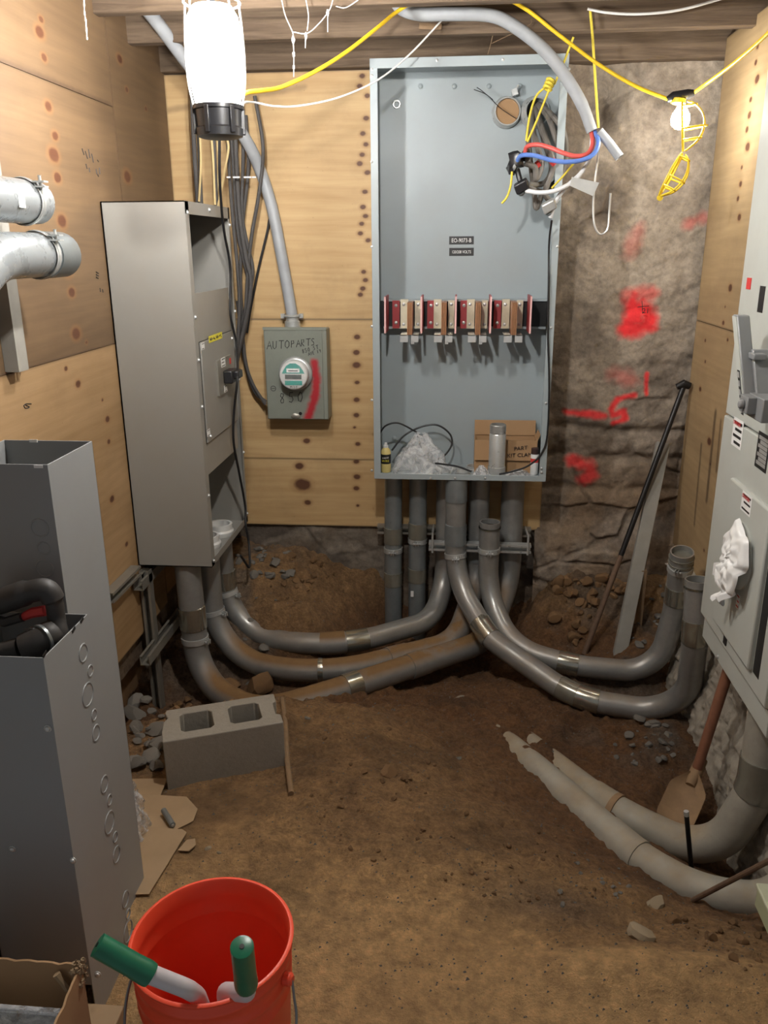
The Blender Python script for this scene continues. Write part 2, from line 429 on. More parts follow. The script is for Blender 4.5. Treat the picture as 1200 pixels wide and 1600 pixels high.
def concrete(name, c, var=.3, bump=.5):
    t = NT(name); o = t.obj(); f = t.noise(o, 60, 8, .7); g = t.noise(o, 6, 5); c = lin(c)
    col = t.mix(f, tuple(x*(1-var) for x in c[:3])+(1,), tuple(min(1, x*(1+var)) for x in c[:3])+(1,))
    t.base(t.mix(t.math('MULTIPLY', g, .3), col, lin('6b5a45'))); t.set(Roughness=.92); t.bump(f, bump, .004); return t.m
m_block = concrete('concrete_block', '8f8a80', .2)
m_conc = concrete('chipped_concrete', 'a39c8f', .35, .8)

# ------------------------------------------------------------------ grids with attributes
def grid_mesh(name, P3, nu, nv, mat, uv=None, attrs=None, col=None, flip=False, smooth=True):
    me = bpy.data.meshes.new(name); N = (nu+1)*(nv+1)
    i = np.arange(nu)[None, :]; j = np.arange(nv)[:, None]; b = j*(nu+1)+i
    q = np.stack([b, b+1, b+nu+2, b+nu+1], -1).reshape(-1, 4)
    if flip: q = q[:, ::-1]
    me.vertices.add(N); me.vertices.foreach_set('co', np.ascontiguousarray(P3, np.float32).ravel())
    me.loops.add(q.size); me.loops.foreach_set('vertex_index', np.ascontiguousarray(q, np.int32).ravel())
    me.polygons.add(len(q)); me.polygons.foreach_set('loop_start', np.arange(0, q.size, 4, dtype=np.int32))
    me.update(calc_edges=True)
    if smooth: me.polygons.foreach_set('use_smooth', np.ones(len(q), bool))
    if uv is not None:
        l = me.uv_layers.new(name='uv'); l.data.foreach_set('uv', np.ascontiguousarray(uv[q.ravel()], np.float32).ravel())
    for k, v in (attrs or {}).items():
        a = me.attributes.new(k, 'FLOAT', 'POINT'); a.data.foreach_set('value', np.ascontiguousarray(v, np.float32).ravel())
    if col is not None:
        a = me.color_attributes.new('Col', 'FLOAT_COLOR', 'POINT'); c4 = np.ones((N, 4), np.float32); c4[:, :3] = col; a.data.foreach_set('color', c4.ravel())
    me.materials.append(mat); return me
def ply(par, o, u, v, n, W, H, mat, knots=(), stains=(), seed=0, res=.0075, th=.018):
    """a plywood sheet: front at o + u*[0,W] + v*[0,H], edges and back behind it; knots are (s, t, rs, rt)"""
    o, u, v, n = (np.array(a, float) for a in (o, u, v, n)); nu, nv = max(2, int(W/res)), max(2, int(H/res))
    g = np.linspace(0, W, nu+1); k = np.linspace(0, H, nv+1); s, t = np.meshgrid(g, k); s, t = s.ravel(), t.ravel()
    kn = np.zeros_like(s); st = np.zeros_like(s)
    wob = .35*(fbm(s*40, t*40, seed)-.5)
    for (a, b, ra, rb) in knots:
        d = np.hypot((s-a)/(ra*.72), (t-b)/(rb*.72))+wob; kn = np.maximum(kn, np.clip(1.15-d*.62, 0, 1))
    for pts, wd, amt in stains:
        d = segdist(s, t, pts)+wob*.02; st = np.maximum(st, amt*np.clip(1.4-d/wd, 0, 1))
    edge = np.minimum(np.minimum(s, W-s), np.minimum(t, H-t)); st = np.maximum(st, .5*np.clip(1-edge/.006, 0, 1))
    P3 = o+np.outer(s, u)+np.outer(t, v)
    fl = np.dot(np.cross(u, v), n) < 0
    me = grid_mesh('plywood_sheet', P3, nu, nv, mat, np.stack([s+seed*1.37, t+seed*.71], 1), {'knot': kn, 'stain': st}, flip=fl)
    bm = bmesh.new(); bm.from_mesh(me)
    c = [Vector(o+u*a+v*b) for a, b in ((0,0),(W,0),(W,H),(0,H))]; k_ = [p-Vector(n)*th for p in c]
    vb = [bm.verts.new(p) for p in c+k_]
    for f in ((4,5,6,7), (0,1,5,4), (1,2,6,5), (2,3,7,6), (3,0,4,7)):
        bm.faces.new([vb[i] for i in f])
    bm.to_mesh(me); bm.free()
    ob = bpy.data.objects.new('plywood_sheet', me); C.objects.link(ob); ob.parent = par; return ob
rnd = random.Random(7)

# ------------------------------------------------------------------ THE SETTING: ground
XL, XR, YB = -1.30, 1.06, 3.90                        # left wall, right wall, back wall faces
ctl = [  # (px, py, z) read off the photograph
 (250,1590,0),(450,1590,0),(600,1595,0),(800,1595,.005),(1000,1595,.02),(1190,1590,.02),
 (500,1500,0),(650,1490,0),(780,1485,0),(880,1500,.025),(1000,1492,.035),(1100,1500,.03),(1190,1530,.02),
 (760,1455,-.02),(850,1450,-.03),(950,1450,-.045),(1010,1425,-.09),(1060,1420,-.14),(1130,1450,-.10),(1190,1470,-.08),
 (500,1400,0),(700,1390,-.01),(850,1380,-.03),(960,1385,-.10),
 (300,1380,0),(280,1250,-.01),(400,1300,0),(550,1300,-.01),(700,1290,-.04),(820,1290,-.13),
 (260,1225,-.05),(430,1205,-.035),(350,1230,-.03),(500,1200,0),(600,1200,-.03),(700,1220,-.09),(770,1210,-.16),(800,1240,-.17),(850,1278,-.175),(900,1315,-.17),(950,1350,-.155),(1000,1390,-.14),(850,1180,-.20),
 (450,1110,-.02),(500,1120,-.02),(560,1110,-.06),(640,1120,-.12),(700,1140,-.16),(730,1090,-.24),(800,1120,-.24),
 (360,1095,-.02),(300,1110,-.06),(230,1130,-.06),(215,1180,-.06),(230,1080,-.14),
 (880,1140,-.26),(950,1180,-.25),(1000,1180,-.24),(1040,1230,-.28),(860,1190,-.22),(900,1215,-.24),(1000,1270,-.27),(1050,1300,-.33),
 (1000,1330,-.24),(1060,1370,-.24),(1130,1340,-.40),(1150,1380,-.34),(900,1275,-.2),
 (560,1040,-.32),(480,1075,-.29),(650,1030,-.36),(420,1040,-.25),(760,1030,-.38),(720,1000,-.33),(600,985,-.30),(690,960,-.30),
 (860,1060,-.28),(960,1085,-.30),(1030,1085,-.31),(800,960,-.28),(900,1000,-.24),
 (440,1010,-.17),(480,960,-.05),(420,930,.02),(380,900,.08),(500,900,.01),(560,900,-.05),(570,960,-.18),(590,870,.0),
 (860,930,-.06),(900,900,-.0),(930,960,-.14),(980,960,-.12),(960,880,.04),(1000,1010,-.16),(850,880,.03),(820,960,-.24),
 (1090,1130,-.26),(1020,1140,-.26)]
cx = []
for px, py, z in ctl:
    p = A(px, py, Z=z); cx.append((p.x, p.y, z))
cx += [(-1.25, 1.0, 0), (-1.25, 1.6, 0), (-1.25, 2.1, -.05), (-1.2, 2.5, -.12), (-1.28, 2.8, -.28), (-1.28, 3.1, -.36), (-1.15, 2.9, -.34),
       (-1.3, 3.5, -.1), (-1.1, 3.8, .12), (-.8, 3.95, .10), (-.4, 3.95, .05), (0, 3.95, -.1), (.35, 3.95, -.05), (.7, 3.98, .08), (1.0, 3.98, .04),
       (1.1, 3.4, -.15), (1.1, 2.9, -.25), (1.1, 2.4, -.35), (1.1, 2.0, -.3), (1.1, 1.6, 0), (1.1, 1.1, .02), (0, .8, 0), (.8, .8, .02), (-.8, .8, 0),
       (-1.0, 3.12, -.33), (-.9, 3.0, -.3), (-.9, 3.3, -.27)]
cx = np.array(cx); K = np.hypot(cx[:,0][:,None]-cx[:,0][None], cx[:,1][:,None]-cx[:,1][None])
Wt = np.linalg.solve(np.block([[K+np.eye(len(cx))*-.006, np.ones((len(cx),1))], [np.ones((1,len(cx))), np.zeros((1,1))]]), np.append(cx[:,2], 0))
gx0, gx1, gy0, gy1, gst = -1.45, 1.25, .75, 4.02, .0075
NX, NY = int((gx1-gx0)/gst), int((gy1-gy0)/gst)
GX, GY = np.meshgrid(np.linspace(gx0, gx1, NX+1), np.linspace(gy0, gy1, NY+1))
cg, cg2 = np.meshgrid(np.linspace(gx0, gx1, 109), np.linspace(gy0, gy1, 131))
R_ = np.hypot(cg.ravel()[:,None]-cx[:,0], cg2.ravel()[:,None]-cx[:,1]) @ Wt[:-1]+Wt[-1]
cz = R_.reshape(131, 109)
def bil(a, x, y):
    u = np.clip((x-gx0)/(gx1-gx0)*(a.shape[1]-1), 0, a.shape[1]-1.001); v = np.clip((y-gy0)/(gy1-gy0)*(a.shape[0]-1), 0, a.shape[0]-1.001)
    i, j = np.floor(u).astype(int), np.floor(v).astype(int); f, g = u-i, v-j
    return (a[j,i]*(1-f)+a[j,i+1]*f)*(1-g)+(a[j+1,i]*(1-f)+a[j+1,i+1]*f)*g
GZ = bil(cz, GX, GY)
smoothness = 1-sst(1.45, 1.75, GY+.12*(fbm(GX*3, GY*3, 5)-.5))          # trampled sand in front
sharp = sst(.12, .3, GX); wob_ = .12*(fbm(GX*3, GY*3, 5)-.5)
smoothness = (1-sharp)*(1-sst(1.4, 1.9, GY+wob_))+sharp*(1-sst(1.50, 1.57, GY+wob_*.6))
calm = 1-.85*(1-sst(-.62, -.5, GX))*sst(1.4, 1.5, GY)*(1-sst(2.08, 2.2, GY))
rough_amp = (.22+.78*(1-smoothness)+.9*sst(2.3, 2.9, GY))*calm
GZ = GZ+sharp*.022*np.exp(-((GY+wob_*.6-1.47)/.06)**2)
GZ = GZ+rough_amp*(.032*(fbm(GX*7, GY*7, 1, 5)-.5)+.026*(fbm(GX*22, GY*22, 9, 4)-.5))
lump = fbm(GX*14, GY*14, 33, 3); GZ = GZ+rough_amp*.018*np.clip(lump-.55, 0, 1)*4*.6
def gz(x, y): return float(bil(GZ, np.array([x]), np.array([y]))[0])
sand = np.array(lin('deb681')[:3]); dust = np.array(lin('b8976c')[:3]); soil = np.array(lin('956e49')[:3]); deep = np.array(lin('6e4d32')[:3]); ash = np.array(lin('7d746a')[:3])
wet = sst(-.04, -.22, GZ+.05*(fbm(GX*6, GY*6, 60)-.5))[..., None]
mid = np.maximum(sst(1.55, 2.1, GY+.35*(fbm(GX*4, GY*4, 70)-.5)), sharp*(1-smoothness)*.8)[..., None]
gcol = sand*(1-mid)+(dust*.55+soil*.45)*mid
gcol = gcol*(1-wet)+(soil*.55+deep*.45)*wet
gp = (sst(.25, .75, GX)*sst(2.4, 2.9, GY)*sst(.42, .62, fbm(GX*6, GY*6, 81)))[..., None]
gl = (sst(-.6, -.95, GX)*sst(2.9, 3.3, GY)*sst(.4, .6, fbm(GX*6, GY*6, 82)))[..., None]
gcol = gcol*(1-.65*np.maximum(gp, gl))+ash*.65*np.maximum(gp, gl)
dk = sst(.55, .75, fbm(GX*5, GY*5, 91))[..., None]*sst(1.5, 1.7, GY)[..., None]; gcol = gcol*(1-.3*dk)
gk = (np.exp(-((GX-.27)/.16)**2-((GY-1.72)/.09)**2)*.55)[..., None]; gcol = gcol*(1-gk)+np.array(lin('6d5f55')[:3])*gk
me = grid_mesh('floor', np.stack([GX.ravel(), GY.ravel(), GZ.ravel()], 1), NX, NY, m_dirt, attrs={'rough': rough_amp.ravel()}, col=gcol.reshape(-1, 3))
fl = bpy.data.objects.new('floor', me); C.objects.link(fl); fl['kind'] = 'structure'

# ------------------------------------------------------------------ back wall: plywood, rubble masonry
wb = S('wall_back')
def kb(pts, ox, oz, r=6):                              # knots given as photo points on the back wall
    out = []
    for q in pts:
        p = A(q[0], q[1], Y=YB); k = (q[2] if len(q) > 2 else r)/345.0; out.append((p.x-ox, p.z-oz, k*1.15, k*.85))
    return out
zs1, zs2 = A(480, 499, Y=YB).z, A(480, 717, Y=YB).z
colk = [(566,119),(562,135),(574,150),(572,185),(567,209),(572,226),(566,242),(562,256),(574,270),(570,300),(567,324),(571,338),(565,350),(563,365),(575,376),(568,425),(571,438),(567,451),(563,461)]
x0, x1 = XL, .425
ply(wb, (x0, YB, zs1+.001), (1,0,0), (0,0,1), (0,-1,0), x1-x0, 2.285-zs1, m_ply_back, kb(colk, x0, zs1), [([(.0, .9), (.62, .98)], .012, .35)], 1)
ply(wb, (x0, YB, zs2+.001), (1,0,0), (0,0,1), (0,-1,0), x1-x0, zs1-zs2-.002, m_ply_back, kb([(558,527,7),(557,551,7),(557,571,9),(558,598,6),(557,625,7),(557,649,7),(559,694,6),(479,689,8),(554,668,4)], x0, zs2), [], 2)
ply(wb, (x0, YB, .225), (1,0,0), (0,0,1), (0,-1,0), x1-x0, zs2-.226, m_ply_back, kb([(557,721,7),(558,745,8),(557,763,7),(468,728,10),(473,757,18),(481,785,8),(559,790,4),(740,798,8)], x0, .225), [], 3)
# rubble masonry, right part full height and the footing that runs on under the plywood
def stone_face(name, X0, X1, Z0, Z1, Y0, seed, res=.007, step=True):
    nu, nv = int((X1-X0)/res), int((Z1-Z0)/res); a, b = np.meshgrid(np.linspace(X0, X1, nu+1), np.linspace(Z0, Z1, nv+1))
    R = np.random.default_rng(seed); ns = max(8, int((X1-X0)*(Z1-Z0)*26)); sx = R.uniform(X0, X1, ns); sz = R.uniform(Z0, Z1, ns)
    wx = a+.06*(fbm(a*6, b*6, seed)-.5); wz = b+.06*(fbm(a*6, b*6, seed+3)-.5)
    D = np.hypot((wx[..., None]-sx), (wz[..., None]-sz)*1.7); o = np.sort(D, -1); idx = D.argmin(-1); gap = o[..., 1]-o[..., 0]
    hgt = R.uniform(-.012, .016, ns)[idx]*sst(0, .03, gap); joint = 1-sst(.004, .03, gap)
    plaster = sst(.42, .6, fbm(a*2.3, b*2.3, seed+8)+.16*sst(.55, 1.0, b))         # mortar smeared over the stones higher up
    rel = (hgt-.007*joint)*(1-.85*plaster)+.035*(fbm(a*4, b*4, seed+1, 5)-.5)+.026*(fbm(a*16, b*16, seed+2, 5)-.5)
    if step:
        rel += .05*sst(.30, .12, b+.06*(fbm(a*5, a*0, 4)-.5))
        for zc, dep in ((.735, .026), (.60, .024), (1.28, .008), (.44, .016)):
            rel -= dep*np.exp(-((b-zc-.06*(fbm(a*4, a*0+zc, 44)-.5))/.022)**2)*sst(.35, .6, fbm(a*5, b*0+zc*9, 46)+.12)
        hole = np.exp(-(((a-.56)/.10)**2+((b-2.16)/.13)**2)**1.5); rel -= .13*hole
    c1 = np.array(lin('9c8f80')[:3]); c2 = np.array(lin('83776b')[:3]); c3 = np.array(lin('b5a999')[:3]); c4 = np.array(lin('5b5148')[:3]); c5 = np.array(lin('8d7152')[:3])
    tone = R.uniform(0, 1, ns)[idx][..., None]; n1 = fbm(a*3.5, b*3.5, seed+5)[..., None]
    col = c2*(1-tone)+c1*tone; col = col*(1-plaster[..., None]*.75)+(c1*.4+c3*.6)*plaster[..., None]*.75
    pale = sst(.6, .72, n1); col = col*(1-.45*pale)+c3*.45*pale
    dkk = sst(.5, .3, fbm(a*5, b*4, seed+6))[..., None]; col = col*(1-.55*dkk)+c4*.55*dkk
    low = (sst(.75, .35, b)*sst(.4, .6, fbm(a*4, b*4, 77)))[..., None]*.55; col = col*(1-low)+c5*low
    jj = (joint*(1-.8*plaster))[..., None]; col = col*(1-.35*jj)+c4*.35*jj
    if not step: col = col*.55                          # darker stone under the plywood
    paint_ = np.zeros_like(a)
    if step:
        def pp(l): return [(A(x, y, Y=YB).x, A(x, y, Y=YB).z) for x, y in l]
        nz = fbm(a*30, b*30, 19)
        for l, wd, amt in (([(990,470),(985,505),(980,515),(1015,510),(1018,500),(1000,480),(1000,500)], .042, 1), ([(985,462),(1020,460)], .035, .55), ([(1012,585),(1012,617)], .011, .95), ([(992,618),(968,624),(955,640),(958,650),(975,644),(978,655),(960,662)], .016, .95),
                           ([(886,645),(915,648),(945,650)], .018, .9), ([(895,722),(920,728),(928,745),(912,752)], .032, .8), ([(985,395),(1000,360),(985,385)], .035, .25), ([(1080,348),(1100,340)], .03, .35), ([(965,585),(985,595)], .045, .28)):
            d = segdist(a, b, pp(l)); paint_ = np.maximum(paint_, amt*np.clip(1.45-d/wd-(nz-.4)*1.1, 0, 1))
    me = grid_mesh(name, np.stack([a.ravel(), (Y0-rel).ravel(), b.ravel()], 1), nu, nv, m_stonewall, attrs={'paint': paint_.ravel()}, col=col.reshape(-1, 3))
    ob = bpy.data.objects.new(name, me); C.objects.link(ob); ob.parent = wb; return ob
stone_face('rubble_masonry', .40, 1.16, -.35, 2.46, YB+.02, 3)
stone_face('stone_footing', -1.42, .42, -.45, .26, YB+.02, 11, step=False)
mb = MB(); o = A(1003, 480, Y=YB); 
for s_ in ([(996,480),(1014,478)], [(1003,470),(1004,490)]):
    mb.tube([A(x, y, Y=YB-.012) for x, y in s_], .0016, 5)
mk = P(wb, 'survey_cross', mb, m_ink)
text(wb, 'lettering', '21', .032, A(1009, 486, Y=YB-.014), (1,0,0), (0,0,1), m_ink)

# ------------------------------------------------------------------ left wall, right wall, ceiling
wl = S('wall_left')
def kl(pts, oy, oz):
    out = []
    for q in pts:
        p = A(q[0], q[1], X=XL); k = (q[2] if len(q) > 2 else 7)/420.0; out.append((p.y-oy, p.z-oz, k*1.9, k*1.2))
    return out
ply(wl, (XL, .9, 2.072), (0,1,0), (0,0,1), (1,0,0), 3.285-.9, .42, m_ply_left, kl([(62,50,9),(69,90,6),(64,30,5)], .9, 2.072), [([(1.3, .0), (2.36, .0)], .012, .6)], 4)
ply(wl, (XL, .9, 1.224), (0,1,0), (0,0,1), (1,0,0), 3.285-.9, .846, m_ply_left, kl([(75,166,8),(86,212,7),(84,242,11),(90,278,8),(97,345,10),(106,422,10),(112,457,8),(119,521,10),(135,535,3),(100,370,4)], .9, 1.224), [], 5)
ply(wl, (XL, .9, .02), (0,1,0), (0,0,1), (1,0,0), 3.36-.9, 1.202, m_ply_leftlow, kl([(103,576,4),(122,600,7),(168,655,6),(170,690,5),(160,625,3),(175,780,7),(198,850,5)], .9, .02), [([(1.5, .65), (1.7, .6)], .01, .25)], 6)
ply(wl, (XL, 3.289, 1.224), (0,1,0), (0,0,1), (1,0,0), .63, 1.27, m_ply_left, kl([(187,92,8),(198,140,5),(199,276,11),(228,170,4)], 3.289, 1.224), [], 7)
ply(wl, (XL, 3.362, .06), (0,1,0), (0,0,1), (1,0,0), .55, 1.16, m_ply_leftlow, [], [], 8)
mb = MB(); mb.box(XL-.16, XL-.10, .8, 4.05, -.5, .12); P(wl, 'earth_footing', mb, m_rockb)
mb = MB(); mb.box(XL-.10, XL-.03, .9, 4.05, -.1, 2.5); P(wl, 'backing_board', mb, m_wood_old)
# stamped mill marks on the plywood
mb = MB()
for (x, y, dx, dy) in ((128,232,8,10),(133,236,9,12),(138,233,6,14),(143,240,7,14),(134,256,5,8),(139,262,3,7),(152,250,5,3),(150,264,3,8),(155,262,2,10),(152,272,5,4),(150,425,10,2),(150,429,10,2),(150,433,9,2),(156,450,2,6),(160,452,2,5)):
    mb.tube([A(x, y, X=XL+.0008), A(x+dx*.4, y+dy, X=XL+.0008)], .0022, 4)
P(wl, 'mill_stamp', mb, m_ink)
mb = MB(); mb.tube(cr([A(x, y, X=XL+.0008) for x, y in ((37,634),(41,631),(49,631))], 4), .0016, 4); mb.tube(cr([A(x, y, X=XL+.0008) for x, y in ((37,634),(40,638),(46,636),(40,633))], 4), .0016, 4); P(wl, 'pencil_mark', mb, m_ink)

wr = S('wall_right')
def krr(pts, oz):
    out = []
    for q in pts:
        p = A(q[0], q[1], X=XR); k = (q[2] if len(q) > 2 else 6)/400.0; out.append((3.86-p.y, p.z-oz, k*1.7, k*1.1))
    return out
zr = A(1095, 502, X=XR).z
ply(wr, (XR, 3.86, zr+.001), (0,-1,0), (0,0,1), (-1,0,0), 2.9, 2.36-zr, m_ply_right, krr([(1184,73,5),(1181,98,5),(1183,124,8),(1173,156,5),(1171,180,7),(1167,203,6),(1168,230,9),(1159,262,4),(1157,288,6),(1153,311,5),(1155,340,7),(1141,450,8),(1133,480,3),(1130,505,5)], zr), [], 9)
ply(wr, (XR, 3.86, .19), (0,-1,0), (0,0,1), (-1,0,0), 2.9, zr-.192, m_ply_right, krr([(1137,531,4),(1102,532,4),(1102,565,4),(1094,608,6),(1108,690,9),(1110,725,3),(1100,860,4)], .19), [([(.28, .55), (.31, .2)], .012, .6), ([(.42, .72), (.44, .35)], .016, .7), ([(.5, .7), (.52, .5)], .012, .6)], 10)
mb = MB(); mb.box(XR+.03, XR+.1, .9, 4.05, -.4, 2.5); P(wr, 'backing_board', mb, m_wood_old)
def rough_face(name, par):                              # chipped concrete footing standing out below the right plywood
    nv, nz = 300, 110; y, z = np.meshgrid(np.linspace(1.5, 3.56, nv+1), np.linspace(-.5, .21, nz+1))
    rel = .05*(fbm(y*6, z*6, 21, 5)-.5)+.05*np.abs(fbm(y*16, z*16, 22, 4)-.5)+.02*(fbm(y*40, z*40, 23, 3)-.5)
    x = 1.0-rel-.05*sst(.1, -.4, z)
    P3 = np.stack([x.ravel(), y.ravel(), z.ravel()], 1)
    me = grid_mesh(name, P3, nv, nz, m_conc, flip=True); ob = bpy.data.objects.new(name, me); C.objects.link(ob); ob.parent = par
    z2, x2 = np.meshgrid(np.linspace(-.5, .21, 60), np.linspace(.97, 1.12, 24), indexing='ij'); rr = .05*(fbm(x2*12, z2*12, 25)-.5)
    me = grid_mesh(name, np.stack([x2.ravel(), 3.555+rr.ravel(), z2.ravel()], 1), 23, 59, m_conc); ob = bpy.data.objects.new(name, me); C.objects.link(ob); ob.parent = par
    y2, x2 = np.meshgrid(np.linspace(1.5, 3.57, 200), np.linspace(.955, 1.1, 20), indexing='ij'); rr = .03*(fbm(x2*14, y2*14, 27)-.5)
    me = grid_mesh(name, np.stack([x2.ravel(), y2.ravel(), .195+rr.ravel()], 1), 19, 199, m_conc); ob = bpy.data.objects.new(name, me); C.objects.link(ob); ob.parent = par
tr = S('trim_1'); rough_face('chipped_footing', tr)

ce = S('ceiling')
mb = MB()
for i in range(16): mb.box(-1.42, 1.2, .2+i*.24, .2+i*.24+.236, 2.5, 2.52)
P(ce, 'ceiling_boards', mb, m_wood_old)
for y, zb, th in ((3.86, 2.29, .05), (3.50, 2.325, .05), (3.19, 2.355, .05), (2.80, 2.40, .05), (2.38, 2.42, .05), (1.97, 2.42, .05), (1.55, 2.42, .05), (1.1, 2.42, .05)):
    mb = MB(); mb.box(-1.4, 1.18, y, y+th, zb, 2.499); P(ce, 'joist', mb, m_wood_old, bevel=.004)
mb = MB(); mb.box(-1.4, 1.18, 3.91, 3.97, 2.29, 2.499); P(ce, 'sill_beam', mb, m_wood_old)
mb = MB(); mb.bar(A(655, 41, Y=3.49), A(690, 42, Y=3.49), .02, .004, (0,-1,0)); 
P(ce, 'wood_scrap', mb, m_stick)

# ------------------------------------------------------------------ bolts, straps, knock-outs
def bolt(c, n, r=.006): return MB().lathe([(r*1.25, 0), (r*1.25, r*.25), (r, r*.3), (r*.85, r*.8), (r*.4, r*1.05)], c, n, 10)
def bolts(par, pts, n, r=.006, mat=None):
    me = fin(bolt((0,0,0), n, r).mesh('bolt'), mat or m_zinc)
    for p in pts: share(par, 'bolt', me, p)

# ------------------------------------------------------------------ bus gutter box on the back wall
g = T('bus_gutter_box', 'tall open grey steel bus box on the back wall with red barriers inside', 'electrical box', (.02, 3.6, .56))
bx0, bx1, by0, by1, bz0, bz1 = -.366, .406, 3.60, 3.872, .560, 2.270; th = .004
mb = MB(); mb.box(bx0, bx1, by1-th, by1, bz0, bz1); P(g, 'back_panel', mb, m_grey)
mb = MB(); mb.box(bx0, bx0+th, by0, by1, bz0, bz1); P(g, 'side_panel', mb, m_grey)
mb = MB(); mb.box(bx1-th, bx1, by0, by1, bz0, bz1); P(g, 'side_panel', mb, m_grey)
mb = MB(); mb.box(bx0, bx1, by0, by1, bz1-th, bz1); P(g, 'top_panel', mb, m_grey)
mb = MB(); mb.box(bx0, bx1, by0, by1, bz0, bz0+th); P(g, 'bottom_panel', mb, m_grey)
lip = .036
mb = MB(); mb.box(bx0, bx0+lip*.85, by0-th, by0, bz0, bz1); mb.box(bx1-lip*.85, bx1, by0-th, by0, bz0, bz1)
mb.box(bx0, bx1, by0-th-.0004, by0-.0004, bz1-lip, bz1); mb.box(bx0, bx1, by0-th-.0004, by0-.0004, bz0, bz0+.026)
P(g, 'front_flange', mb, m_grey, bevel=.0012)
fx = [A(683,94,Y=by0-th), A(786,93,Y=by0-th), A(673,747,Y=by0-th), A(758,747,Y=by0-th), A(711,747,Y=by0-th)]
fx += [A(581,y,Y=by0-th) for y in (108,118,253,386,510,625,735)]+[A(x,y,Y=by0-th) for x,y in ((889,108),(871,385),(861,512),(853,630),(846,732),(846,738))]
bolts(g, fx, (0,-1,0), .005)
mb = MB(); mb.torus(A(620, 163, Y=by1-th-.001), (0,-1,0), .014, .005, 16, 6); P(g, 'hanger_boss', mb, m_zinc)
bolts(g, [A(616,685,Y=by1-th), A(840,470,Y=by1-th)]+[A(x,135,Y=by1-th) for x in (657,710,764,812)], (0,-1,0), .010, m_grey)
# bus-bar stack: back rails, barriers, tinned brackets, laminated bars
zt, zb_ = A(700, 468, Y=3.80).z, A(700, 514, Y=3.80).z
mb = MB()
mb.box(bx0+.03, bx1-.015, 3.80, by1-th, zt-.008, zt); mb.box(bx0+.03, bx1-.015, 3.80, by1-th, zb_, zb_+.01)
P(g, 'support_rail', mb, m_grey)
mb = MB(); mb.box(bx0+.015, bx1-.012, 3.815, 3.83, zb_, zt-.006); P(g, 'insulator_strip', mb, m_labelblk)
for k, (bx, yw) in enumerate(((A(601,487,Y=3.62).x, 0), (A(658,487,Y=3.62).x, 0), (A(712,487,Y=3.62).x, 0), (A(767,487,Y=3.62).x, 0), (A(830,487,Y=3.62).x, 0))):
    z0, z1 = zb_-.004, zt+.022; yaw = 0
    o = Vector((bx, 3.64, z0)); back = Vector((yaw, .165, 0))
    mb = MB(); mb.obox(o+back/2+Vector((0,0,(z1-z0)/2)), (.0035,0,0), back/2, (0,0,(z1-z0)/2)); br = P(g, 'phase_barrier', mb, m_barrier)
    mb = MB(); mb.obox(o+Vector((0,-.0012,(z1-z0)/2)), (.0037,0,0), (0,.0012,0), (0,0,(z1-z0)/2)); P(br, 'cut_edge', mb, m_barrier_e)
    if k < 4:
        mb = MB(); mb.box(bx+.02, bx+.052, 3.795, 3.815, zb_+.003, zt-.004); sp = P(g, 'red_spacer', mb, m_barrier)
        bolts(g, [Vector((bx+.036, 3.795, zb_+.028)), Vector((bx+.036, 3.795, zt-.026))], (0,-1,0), .006)
for k, px in enumerate((641, 694, 747, 803)):
    c = A(px, 490, Y=3.70).x
    mb = MB()
    for j in range(4): mb.box(c-.011+j*.0058, c-.007+j*.0058, 3.655, 3.79, zb_-.012, zt-.004)
    P(g, 'laminated_bar', mb, m_copper, label='copper laminated bus bar')
    mb = MB(); mb.box(c-.048, c-.014, 3.782, 3.794, zb_+.004, zt+.002); mb.box(c+.016, c+.044, 3.782, 3.794, zb_+.004, zt-.003)
    P(g, 'tinned_bracket', mb, m_tin, label='yellowish tinned bracket')
    bolts(g, [Vector((c+dx, 3.782, z)) for dx in (-.034, .03) for z in (zb_+.022, zt-.02)], (0,-1,0), .006)
    mb = MB(); zz = zb_-.016
    mb.box(c-.042, c-.008, 3.66, 3.664, zz-.028, zz+.004); mb.box(c+.006, c+.038, 3.66, 3.664, zz-.028, zz+.004); mb.box(c-.042, c-.013, 3.66, 3.79, zz, zz+.004); mb.box(c+.012, c+.038, 3.66, 3.79, zz, zz+.004)
    if k < 3: mb.box(c+.006, c+.02, 3.66, 3.664, zz-.036, zz-.026)
    P(g, 'lug_tab', mb, m_alu)
for (px, py, s_, sz) in ((721, 375.5, 'EO-9073-B', .0245), (721, 393.5, '120/208 VOLTS', .0178)):
    c = A(px, py, Y=by1-th-.0005); mb = MB(); mb.box(c.x-.0545, c.x+.0545, c.y-.0015, c.y, c.z-.017, c.z+.017)
    lp = P(g, 'label_plate', mb, m_labelblk, label='black engraved plate with white letters')
    text(lp, 'lettering', s_, sz, (c.x, c.y-.0016, c.z-.001), (1,0,0), (0,0,1), m_white, sx=.74 if len(s_) > 10 else .80)
